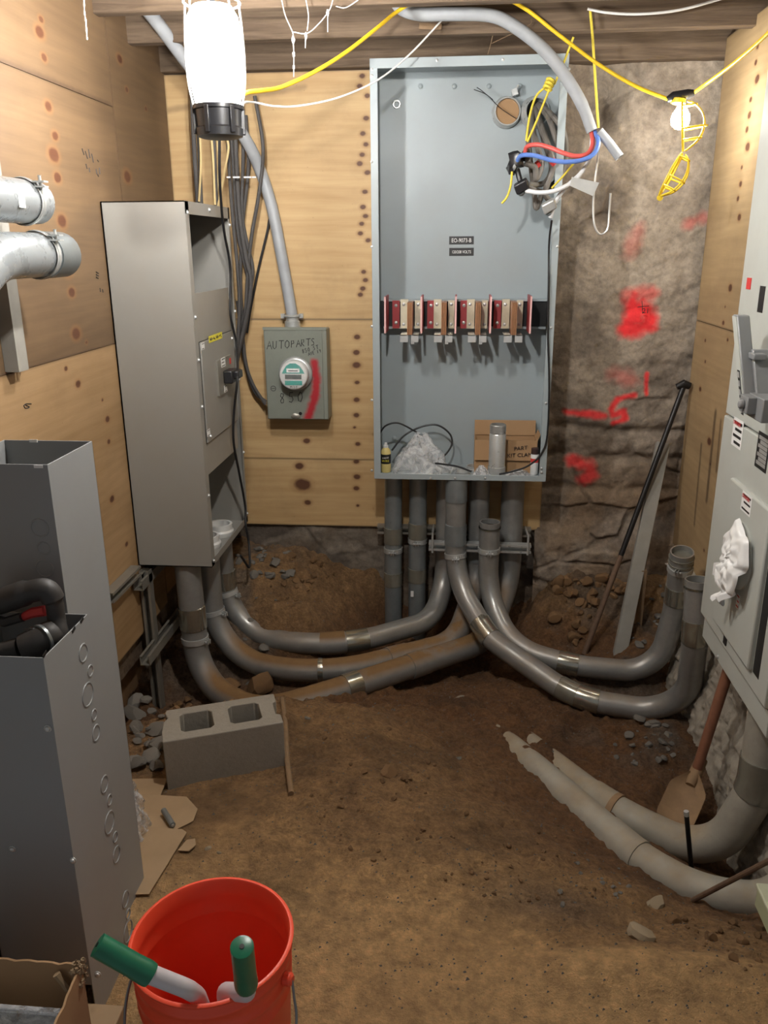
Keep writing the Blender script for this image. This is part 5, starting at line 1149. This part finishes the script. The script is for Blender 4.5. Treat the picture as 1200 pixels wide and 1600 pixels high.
for x, y in ((52,689),(60,729)): c = A(x, y, Y=yt1-.004 if y < 700 else yt0-.0005); mb.obox(c, (.009,0,0), (0,.0008,0), (0,0,.003))
P(t1_, 'screw_slot', mb, m_white)
# dark rotary tool stuck in the short trough
dt = T('power_tool', 'dusty black power tool with red trigger resting in the short trough mouth', 'tool', (-.86, 1.37, .80))
def tp(px, py, Y): return A(px, py, Y=Y)
P(dt, 'handle', MB().tube(cr([tp(-30,948,1.40), tp(5,938,1.40), tp(45,925,1.40), tp(72,922,1.40), tp(84,940,1.40), tp(88,965,1.40), tp(92,990,1.39), tp(95,1010,1.385)], 6), [.026]*12+[.022]*12+[.017]*10+[.018]*9, 14), m_tooldark)
P(dt, 'trigger', MB().tube([tp(34,965,1.40), tp(52,957,1.40), tp(71,954,1.40)], [.008,.0105,.011], 10), m_red, label='red trigger')
P(dt, 'grip_bar', MB().tube([tp(-20,965,1.395), tp(8,972,1.395), tp(35,964,1.395)], .010, 10), m_tooldark)
P(dt, 'gear_case', MB().tube(cr([tp(88,985,1.385), tp(75,995,1.37), tp(60,1003,1.36), tp(35,1012,1.35)], 5), [.024,.026,.028,.029,.03,.03,.03,.03,.03,.03,.03,.029,.029,.028,.027,.026], 16), m_tooldark)
for x, y in ((66,1000),(57,1004),(48,1007)):
    a = tp(x+2,y-1,1.363); b = tp(x-2,y+1,1.358); P(dt, 'chuck_ring', MB().tube([a, b], .0325, 18), m_galv_dark)
P(dt, 'barrel', MB().tube([tp(30,1011,1.35), tp(5,1016,1.345), tp(-25,1019,1.34)], [.019,.016,.015], 14), m_tooldark)
# ------------------------------------------------------------------ foreground: plank, carton, tub, bucket, loppers
pk = [A(x, y, Z=.075) for x, y in ((130,1533),(206,1543),(178,1610),(100,1605))]
mb = MB(); y_hi, y_lo = 1.255, .98; xr_, xl_ = pk[1].x, -1.0
ONE('plank', MB().obox(((xr_+xl_)/2, (y_hi+y_lo)/2, .038), ((xr_-xl_)/2, 0, 0), (.0,(y_hi-y_lo)/2,0), (0,0,.037)), m_lumber if False else m_carddusty, 'dusty brown board lying between the short trough and the red bucket', 'board', bevel=.003)
kz = .36; ca = A(128, 1506, Z=kz)
o = T('carton', 'torn open brown carton at the bottom left corner of the photo', 'box', (ca.x-.15, ca.y-.12, .076))
X1, Y1 = ca.x, ca.y
dR = V((.035, -1, 0)).normalized()*.30
def wallp(a, b, z0, z1, nm, t=.004, seed=0):
    a, b = V(a), V(b); d = b-a; n = d.cross(V((0,0,1))).normalized(); N = 24; vs = []; R = random.Random(seed)
    tops = [z1+R.uniform(-.003, .003)-(.010*math.sin(i/N*3.1) if seed else 0) for i in range(N+1)]
    for i in range(N+1):
        p = a+d*i/N
        for s_ in (0, 1): vs += [V((p.x, p.y, z0))+n*t*s_, V((p.x, p.y, tops[i]))+n*t*s_]
    fs = []
    for i in range(N):
        b_ = i*4; c_ = b_+4; fs += [(b_, c_, c_+1, b_+1), (b_+2, b_+3, c_+3, c_+2), (b_+1, c_+1, c_+3, b_+3), (b_, b_+2, c_+2, c_)]
    fs += [(0,1,3,2), (N*4, N*4+2, N*4+3, N*4+1)]; return P(o, nm, MB().add(vs, fs), m_cardboard)
wallp((X1-.34, Y1+.02, 0), (X1, Y1, 0), .077, kz+.002, 'back_wall', seed=3); wallp((X1, Y1, 0), V((X1, Y1, 0))+dR, .077, kz-.002, 'side_wall', seed=5)
mb = MB(); mb.box(X1-.34, X1-.003, Y1-.30, Y1-.002, .0765, .081); P(o, 'bottom', mb, m_cardboard)
R = random.Random(3); mb = MB()
for k in range(26): c = V((X1+R.uniform(-.014,.004), Y1+R.uniform(-.02,.006), kz+R.uniform(-.035,.006))); mb.add(*(lambda L_: (L_.v, L_.f))(lump(c, .005, .004, .006, k, .4)))
P(o, 'torn_corner', mb, m_carddusty)
mb = MB(); a, b = A(88, 1522, Z=kz-.015), A(106, 1545, Z=kz-.045); mb.tube([a, (a+b)/2, b], [.007,.006,.007], 7); P(o, 'torn_strip', mb, m_carddusty)
tb = A(92, 1592, Z=.30); mb = MB()
x0_, x1_, y0_, y1_ = tb.x-.3, tb.x, tb.y-.16, tb.y+.012
for s_, z_ in ((0, .30),):
    mb.box(x0_, x1_, y1_-.006, y1_, .082, z_); mb.box(x1_-.006, x1_, y0_, y1_, .082, z_); mb.box(x0_, x1_+.006, y1_-.004, y1_+.006, z_-.006, z_+.004); mb.box(x1_-.004, x1_+.008, y0_, y1_+.006, z_-.006, z_+.004); mb.box(x0_, x1_, y0_, y1_, .082, .086)
o = ONE('plastic_tub', mb, m_tub, 'clear plastic tub with thick rim inside the torn carton', 'tub', bevel=.003)
ONE('paper_pad', MB().box(x0_+.02, x1_-.09, y0_+.01, y1_-.05, .0865, .2), m_foam, 'cream paper pack inside the clear tub in the carton', 'paper', bevel=.004)

bkz = .385; bc_ = A(331, 1462, Z=bkz); br_ = .143
bk = T('bucket', 'orange red plastic bucket holding green handled cutters in the foreground', 'bucket', (bc_.x, bc_.y, 0))
H_ = bkz; pr_ = [(.0,.004),(.125,.004),(.1275,.01),(.137,H_*.70),(.140,H_*.72),(.1405,H_*.735),(.138,H_*.745),(.1385,H_*.80),(.1415,H_*.815),(.1415,H_*.835),(.139,H_*.845),(.1395,H_*.90),(.1435,H_*.915),(.1435,H_*.93),(.1405,H_*.94),(.141,H_*.975),(.1465,H_*.985),(.1475,H_*.995),(.1455,H_),(.141,H_),(.139,H_*.992),(.1375,H_*.94),(.1362,H_*.93),(.1362,H_*.90),(.137,H_*.89),(.136,H_*.83),(.1345,H_*.815),(.1345,H_*.80),(.1355,H_*.79),(.133,H_*.68),(.124,.02),(.120,.012),(0,.011)]
P(bk, 'shell', MB().lathe(pr_, (bc_.x,bc_.y,0), n=64), m_bucket, ang=50)
mb = MB(); e = V((bc_.x+.137, bc_.y-.03, H_*.86)); mb.lathe([(.012,0),(.012,.012),(.008,.016)], e, (1,-.25,0), 12); P(bk, 'handle_ear', mb, m_bucket)
mb = MB(); hp = [e+V((.014,-.003,0)), e+V((.018,-.01,-.03)), e+V((.024,-.03,-.075)), e+V((.020,-.10,-.16)), e+V((.0,-.18,-.21)), e+V((-.12,-.215,-.23)), e+V((-.23,-.17,-.2)), e+V((-.275,-.06,-.05)), e+V((-.278,.03,0))]
P(bk, 'wire_handle', MB().tube(cr(hp, 8), .0025, 8), m_galv_dark); P(bk, 'handle_grip', MB().tube(cr(hp[2:4], 5), .011, 12), m_offwhite, label='white handle grip')
def grip(par, pts, r, mat, rr): P(par, 'grip', MB().tube(cr(pts, 8), rr, 18), mat, label='green vinyl grip')
lo = T('cable_cutter', 'long handled cutter with green grips and white tubes inside the bucket', 'cutter', (bc_.x, bc_.y, .013))
g0, g1, g2, g3 = A(152, 1476, Z=.545), A(236, 1524, Z=.485), A(293, 1545, Z=.43), A(309, 1556, Z=.35)
g4 = V((bc_.x+.01, bc_.y-.03, .12))
q = cr([g0, g0+(g1-g0)*.08, g0+(g1-g0)*.5, g1], 8); n_ = len(q)
P(lo, 'grip', MB().tube(q, [.0155]+[.018]*(n_-6)+[.0185,.0185,.019,.019,.018], 20), m_green, label='left green vinyl grip')
P(lo, 'handle_tube', MB().tube(fillet([g1+(g0-g1)*.1, g2, g3, g4], [.05,.06], 10), .0145, 16), m_tubewhite)
k0, k1, k2 = A(378, 1479, Z=.56), A(385, 1540, Z=.445), A(350, 1548, Z=.33)
q = cr([k0, k0+(k1-k0)*.08, k0+(k1-k0)*.5, k1], 8); n_ = len(q)
P(lo, 'grip', MB().tube(q, [.0155]+[.018]*(n_-6)+[.0185,.0185,.019,.019,.018], 20), m_green, label='right green vinyl grip')
P(lo, 'handle_tube', MB().tube(fillet([k1+(k0-k1)*.1, k1+(k1-k0)*.2, k2, g4+V((.03,0,-.02))], [.03,.05], 10), .0145, 16), m_tubewhite)
for c, n_ in ((g0, g0-g1), (k0, k0-k1)): P(lo, 'grip_hole', MB().lathe([(.004,-.001),(.004,.0012)], c, n_, 8), m_labelblk)
mb = MB(); mb.obox(g4+V((.01,0,-.05)), (.03,.01,0), (0,.012,0), (.01,0,.06)); P(lo, 'jaw', mb, m_steel_blk, bevel=.006)

# dark bags at far left
P_b = A(8, 1390, Z=.06)
o = T('tool_bag', 'dark tool bag with coiled hoses and plastic at the left edge behind the trough', 'bag', (-.98, 1.42, 0))
o.location = (-1.06, 1.33, 0)
P(o, 'body', lump((-1.06,1.33,.12), .11, .10, .13, 5, .12), m_black)
for c, R_k in (((-.985,1.25,.14), .05), ((-.99,1.24,.26), .055), ((-1.0,1.27,.35), .045)): P(o, 'hose_coil', MB().torus(c, (.5,-1,.35), R_k, .012, 22, 8), m_blackplast)
ONE('plastic_bag', crumple((-1.0,1.215,.0), .04, .025, .24, 4), m_bag, 'clear crumpled plastic sheet beside the dark bag at left edge', 'bag', ang=180)

# ------------------------------------------------------------------ concrete block, stick, cardboard sheets
a, b = A(254, 1160, Z=.135), A(433, 1130, Z=.135)
ux = (b-a); ux.z = 0; ux.normalize(); uy = V((-ux.y, ux.x, 0)); bl, bd_, bh_ = .372, .185, .19; o_ = V((a.x, a.y, .135-bh_))
blk = T('concrete_block', 'grey hollow concrete block with two cores on the dirt', 'concrete block', o_+ux*bl/2+uy*bd_/2)
mb = MB(); segs = [(0,.034),(.165,.207),(.338,.372)]
def bb(x0, x1, y0, y1): mb.obox(o_+ux*(x0+x1)/2+uy*(y0+y1)/2+V((0,0,bh_/2)), ux*(x1-x0)/2, uy*(y1-y0)/2, (0,0,bh_/2))
def ring_prism(outer, inners, z0, z1):
    bm = bmesh.new()
    def loop(pts, z): return [bm.verts.new(o_+ux*x+uy*y+V((0,0,z))) for x, y in pts]
    for z, fl in ((z0, 1), (z1, 0)):
        es = []
        for pts in [outer]+inners:
            vs = loop(pts, z); es += [bm.edges.new((vs[i], vs[(i+1) % len(vs)])) for i in range(len(vs))]
        bmesh.ops.triangle_fill(bm, edges=es, use_beauty=True, use_dissolve=False)
    bm.verts.index_update(); bm.verts.ensure_lookup_table(); n = len(bm.verts)//2; k = 0
    for pts in [outer]+inners:
        m = len(pts)
        for i in range(m): bm.faces.new([bm.verts[k+i], bm.verts[k+(i+1) % m], bm.verts[n+k+(i+1) % m], bm.verts[n+k+i]])
        k += m
    bmesh.ops.recalc_face_normals(bm, faces=bm.faces); r = ([v.co.copy() for v in bm.verts], [tuple(v.index for v in f.verts) for f in bm.faces]); bm.free(); return r
def rr(x0, x1, y0, y1, r): return [(x0+r,y0),(x1-r,y0),(x1,y0+r),(x1,y1-r),(x1-r,y1),(x0+r,y1),(x0,y1-r),(x0,y0+r)]
nd = .032
outer = [(0,0),(bl,0),(bl,.05),(bl-.014,.058),(bl-.014,bd_-.058),(bl,bd_-.05),(bl,bd_),(.02,bd_),(.015,bd_-.02),(.022,bd_-.05),(.008,bd_-.07),(0,.06)]
mb.add(*ring_prism(outer, [rr(.058,.160,nd+.008,bd_-nd-.006,.012), rr(.212,.312,nd+.008,bd_-nd-.006,.012)], 0, bh_)); P(blk, 'body', mb, m_block, bevel=.003)
s0, s1 = A(441, 1090, Z=.02), A(455, 1241, Z=.008)
def gp_(px, py, lift=0, z=0):
    p = A(px, py, Z=z)
    for _ in range(25): p = A(px, py, Z=gz(p.x, p.y)+lift) if True else p
    return p
sa, sb = gp_(441,1092,.012), gp_(455,1240,.008)
ONE('wooden_stick', MB().tube(cr([sa, sa+(sb-sa)*.35+V((.002,0,.012)), sa+(sb-sa)*.7+V((-.003,0,.01)), sb], 6), .009, 9), m_stick, 'thin dirty wooden stick lying beside the concrete block', 'stick')
def flat_sheet(name, label, cat, pts, mat, lift=.004, t=.003):
    w_ = [gp_(x, y, lift) for x, y in pts]; n_ = len(w_); c = sum(w_, V())/n_
    zz = max(p.z for p in w_); mb = MB(); lo_ = [V((p.x, p.y, p.z*.6+zz*.4)) for p in w_]; hi = [p+V((0,0,t)) for p in lo_]
    area = sum(lo_[i].x*lo_[(i+1) % n_].y-lo_[(i+1) % n_].x*lo_[i].y for i in range(n_))
    fs = [tuple(range(n_))[::-1], tuple(range(n_, 2*n_))]+[(i, (i+1) % n_, n_+(i+1) % n_, n_+i) for i in range(n_)]
    if area < 0: fs = [f[::-1] for f in fs]
    return ONE(name, mb.add(lo_+hi, fs), mat, label, cat)
flat_sheet('cardboard_sheet', 'dusty flattened cardboard wedge beside the troughs on the dirt', 'cardboard', [(190,1292),(285,1298),(292,1303),(233,1398),(190,1400)], m_carddusty, .006)
flat_sheet('cardboard_sheet', 'dusty cardboard sheet behind the wedge with a dark battery on it', 'cardboard', [(190,1245),(292,1248),(309,1266),(302,1284),(270,1300),(190,1305)], m_carddusty, .003)
flat_sheet('cardboard_sheet', 'small cardboard scrap beneath the left corner of the concrete block', 'cardboard', [(195,1222),(262,1222),(250,1246),(195,1250)], m_carddusty, .006)
flat_sheet('cardboard_scrap', 'leaf shaped torn cardboard scrap right of the cardboard wedge', 'cardboard', [(278,1330),(292,1314),(305,1312),(306,1322),(295,1331)], m_carddusty, .006)
p0, p1 = gp_(256,1270,.012), gp_(270,1291,.012); p0.z = p1.z = max(p0.z, p1.z)+.004
o = T('battery', 'dark cylindrical battery lying on the cardboard sheet', 'battery', (p0+p1)/2-V((0,0,.009)))
P(o, 'case', MB().tube([p0, p1], .0085, 14), m_galv_dark); P(o, 'terminal', MB().tube([p1, p1+(p1-p0).normalized()*.003], .004, 10), m_zinc)
mb = MB(); c = gp_(222,1305); mb.add(*(lambda L_: (L_.v, L_.f))(crumple((c.x-.02,c.y,c.z), .035, .05, .16, 5))); ONE('plastic_wrap', mb, m_bag, 'clear plastic wrap standing against the base of the tall trough', 'wrap', ang=180)

# ------------------------------------------------------------------ leaning bar, timber, shovel, rods at right
p0, p1 = A(1068, 604, Y=3.80), gp_(913, 1022)
o = T('pry_bar', 'long black steel pry bar leaning against the stone wall', 'pry bar', p1); md = p0+(p1-p0)*.42
P(o, 'shaft', MB().tube([p0, md, p1+V((0,0,.0))], .0125, 12), m_steel_blk); P(o, 'head', MB().tube([p0+V((-.03,0,-.002)), p0+V((.0,0,.012)), p0+V((.028,0,.002))], [.014,.020,.016], 12), m_steel_blk)
P(o, 'rusty_lower_end', MB().tube([md+(p1-md)*.35, p1], .0132, 12), m_rebar, label='rusty lower half')
p0, p1 = A(1036, 692, Y=3.80), gp_(965, 1035)
p1 = V((p1.x, p1.y, p1.z-.02))
ONE('timber_strip', MB().bar(p0, p1, .06, .03, (0,-1,.2)), m_lumber, 'weathered grey timber strip leaning beside the black pry bar', 'timber', bevel=.002)
p0, p1 = A(1006, 890, Y=3.60), A(1002, 1030, Y=3.58)
ONE('form_board', MB().box(p0.x-.012, p0.x+.012, 3.585, 3.66, p1.z, p0.z), m_stick, 'old brown form board at the end of the chipped concrete footing', 'board')
h0, h1 = A(1150, 1010, X=.945), A(1088, 1205, X=.86)
bz_ = gp_(1050, 1290, .03); 
o = T('shovel', 'rusty shovel leaning on the chipped footing with its blade in the pit', 'shovel', bz_)
P(o, 'shaft', MB().tube([h0, h1], [.019,.017], 16), m_shaft, label='reddish brown shaft')
ad = (bz_-h1).normalized(); sdv = V((.74, .30, .3)); sdv = (sdv-ad*sdv.dot(ad)).normalized(); nn = ad.cross(sdv); L_ = (bz_-h1).length
P(o, 'socket', MB().tube([h1-ad*.05, h1+ad*.02, h1+ad*.06], [.021,.022,.016], 14), m_rust)
def blade(u, v):
    t = v; wv = .062*(min(1, .18+t*3.0)**.8)*(1-.45*max(0, (t-.75)/.25)**2); s_ = (u-.5)*2
    return h1+ad*(L_*t+.02)+sdv*(s_*wv)+nn*(.02*s_*s_-.012*math.sin(t*3))
mb = MB().sheet(blade, 12, 16); k_ = len(mb.v); mb2 = MB(); mb2.add(mb.v, mb.f); mb2.add([V(v)+nn*.003 for v in mb.v], [f[::-1] for f in mb.f]); P(o, 'blade', mb2, m_rust, ang=180)
p1 = gp_(1081, 1366, -.01); p0 = V((p1.x-.006, p1.y+.005, 0)); p0.z = A(1073, 1271, Y=p1.y).z; p0.x = A(1073, 1271, Y=p1.y).x
o = T('steel_stake', 'short steel stake standing upright in front of the trench conduit', 'stake', p1)
P(o, 'rod', MB().tube([p0, p1], .0075, 10), m_steel_blk); P(o, 'bright_tip', MB().tube([p0+(p0-p1).normalized()*.004, p0-(p0-p1).normalized()*.012], .0078, 10), m_zinc)
p0, p1 = gp_(1082, 1407, .0), A(1215, 1338, X=.84)
ONE('rusty_rod', MB().tube([p0, p1], .0075, 10), m_rebar, 'rusty steel rod slanting over the nearer trench conduit at right', 'rod')
q = A(1192, 1398, Z=.0); o = T('plastic_case', 'pale green plastic case corner at the right edge above the dirt', 'case', (q.x+.06, q.y-.02, -.06))
mb = MB(); mb.box(q.x-.005, q.x+.12, q.y-.10, q.y+.03, -.06, .0); P(o, 'body', mb, plain('pale_green_plastic', 'b9bf9c', .5), bevel=.006); mb = MB(); mb.box(q.x-.008, q.x+.123, q.y-.103, q.y+.033, -.004, .008); P(o, 'lid', mb, plain('pale_green_plastic_lid', 'c7cbb0', .5), bevel=.004)

# ------------------------------------------------------------------ stones
def rock_mesh(seed, flat=.6, sub=2):
    bm = bmesh.new(); bmesh.ops.create_icosphere(bm, subdivisions=sub, radius=1); R = np.random.default_rng(seed); v = np.array([x.co for x in bm.verts])
    for _ in range(9):
        n_ = R.normal(size=3); n_ /= np.linalg.norm(n_); d = R.uniform(.45, .8); k = v @ n_; ex = np.clip(k-d, 0, None); v -= np.outer(ex, n_)
    v *= np.array([R.uniform(.8, 1.2), R.uniform(.7, 1.0), flat]); v += R.normal(size=v.shape)*.02
    mb = MB(); mb.add(v, [tuple(x.index for x in f.verts) for f in bm.faces]); bm.free(); return mb
rock_me = {}
for nm, m_, fl_ in (('grey', m_rock, .5), ('brown', m_rockb, .75), ('pale', m_rockp, .6)):
    rock_me[nm] = [fin(rock_mesh(k*7+len(nm), fl_).mesh('stone'), m_, True, 28) for k in range(6)]
def stone(px, py, size_px, kind, label, group=None, sink=.3, nm='stone'):
    p = gp_(px, py); k = (p-EYE).dot(CF); r = max(.004, size_px*k/FPX/2)
    o = bpy.data.objects.new(nm, rnd.choice(rock_me[kind])); C.objects.link(o); o.location = (p.x, p.y, gz(p.x, p.y)+r*(.5-sink)); o.scale = (r, r, r); o.rotation_euler = (rnd.uniform(-.4, .4), rnd.uniform(-.4, .4), rnd.uniform(0, 6.28))
    return tag(o, label, 'stone', group)
stone(404, 1086, 52, 'brown', 'large brown rock resting on the dirt ridge behind the concrete block', sink=-.25)
stone(358, 1088, 42, 'brown', 'muddy brown rock left of the large rock behind the concrete block', sink=.1)
stone(1022, 1413, 40, 'pale', 'large pale stone at the sand edge near the right trench'); stone(1003, 1462, 56, 'pale', 'flat pale stone half sunk in sand at lower right')
stone(717, 1185, 12, 'grey', 'small round grey stone in the middle of the dirt slope'); stone(607, 1210, 34, 'brown', 'broken brown clod in the middle of the dirt floor'); stone(632, 1218, 20, 'brown', 'smaller brown clod right of the broken clod mid floor')
stone(326, 1326, 13, 'pale', 'round pale pebble right of the cardboard wedge'); stone(342, 1333, 9, 'pale', 'smaller pale pebble beside the round pebble by the cardboard')
stone(232, 1100, 26, 'grey', 'grey rubble lump against the tall trough, highest of its heap'); stone(480, 1123, 12, 'grey', 'grey pebble right of the wooden stick')
R = random.Random(12)
def scatter(n, poly, s0, s1, kind, label, group, sink=.3):
    xs, ys = [p[0] for p in poly], [p[1] for p in poly]; k = 0; made = []
    while k < n:
        x, y = R.uniform(min(xs), max(xs)), R.uniform(min(ys), max(ys)); ins = False
        for (x1, y1), (x2, y2) in zip(poly, poly[1:]+poly[:1]):
            if (y1 > y) != (y2 > y) and x < (x2-x1)*(y-y1)/(y2-y1)+x1: ins = not ins
        if ins and gp_(x, y).y < 3.84:
            sz = s0+(s1-s0)*R.random()**2; made.append((sz, stone(x, y, sz, kind, label, group, sink))); k += 1
    made.sort(key=lambda q: -q[0])
    for w_, (sz, o) in zip(('largest', 'second largest', 'third largest', 'fourth largest', 'fifth largest'), made): o['label'] = w_+' '+label
scatter(46, [(362,905),(400,905),(440,930),(468,985),(455,1000),(400,1010),(372,985)], 7, 26, 'grey', 'broken grey stone chip on the dirt bank behind the left conduits', 'grey chips on the bank behind the left conduits')
scatter(34, [(400,850),(520,860),(590,880),(580,960),(480,985),(430,930)], 6, 22, 'brown', 'brown dirt clod on the bank under the back plywood', 'clods on the back bank', .2)
scatter(26, [(960,1140),(1000,1120),(1050,1140),(1060,1180),(1000,1200),(960,1185)], 6, 28, 'grey', 'broken grey stone chip on the pit floor beside the right footing', 'grey chips beside the right footing')
scatter(26, [(205,1095),(255,1105),(262,1150),(245,1200),(208,1200)], 16, 46, 'grey', 'dark grey rubble lump heaped between trough and concrete block', 'rubble heap left of the concrete block', .1)
scatter(16, [(255,1105),(350,1092),(385,1100),(300,1122)], 9, 22, 'brown', 'brown clod on the dirt ridge behind the concrete block', 'clods behind the concrete block', .1)
scatter(60, [(830,885),(900,870),(990,880),(1000,950),(960,985),(880,990),(840,940)], 8, 30, 'brown', 'earthy rubble stone at the foot of the stone wall behind the sweeps', 'rubble at the foot of the stone wall', .2)
scatter(18, [(1000,940),(1040,990),(1060,1090),(1000,1060),(970,1000)], 7, 20, 'grey', 'grey rubble stone behind the right hand open stubs', 'rubble behind the open stubs', .2)
scatter(120, [(480,1120),(700,1150),(880,1290),(960,1400),(700,1420),(480,1300)], 4, 13, 'brown', 'small brown clod scattered over the dirt slope', 'small clods on the dirt slope')
scatter(22, [(850,1330),(960,1340),(990,1400),(880,1420)], 4, 13, 'grey', 'small dark pebble on the dark dirt before the trench conduits', 'dark pebbles before the trench')
scatter(26, [(1040,1430),(1190,1450),(1195,1530),(1120,1500)], 6, 26, 'brown', 'crumbled dirt clod along the sand edge at lower right', 'clods along the lower right sand edge')
# loose grit, too small to pick apart
mb = MB(); N = 2600; Rg = np.random.default_rng(5)
for _ in range(N):
    x, y = Rg.uniform(-1.1, 1.0), 1.35+2.4*Rg.random()**1.3; d = Rg.uniform(.0012, .0042)*(1+.5*(Rg.random() > .93)); z = gz(x, y)
    if abs(x+.42) < .2 and y < 1.45: continue
    v_ = [V((x, y, z))+V(q)*d for q in ((1,0,.1),(-.3,.9,.1),(-.7,-.7,0),(.1,.1,1.1))]; mb.add(v_, [(0,1,3),(1,2,3),(2,0,3)])
P(fl, 'loose_grit', mb, m_rock, smooth=False, kind='stuff')
print('objects', len(bpy.data.objects), 'tris', sum(len(o.data.polygons) for o in bpy.data.objects if o.type == 'MESH'))
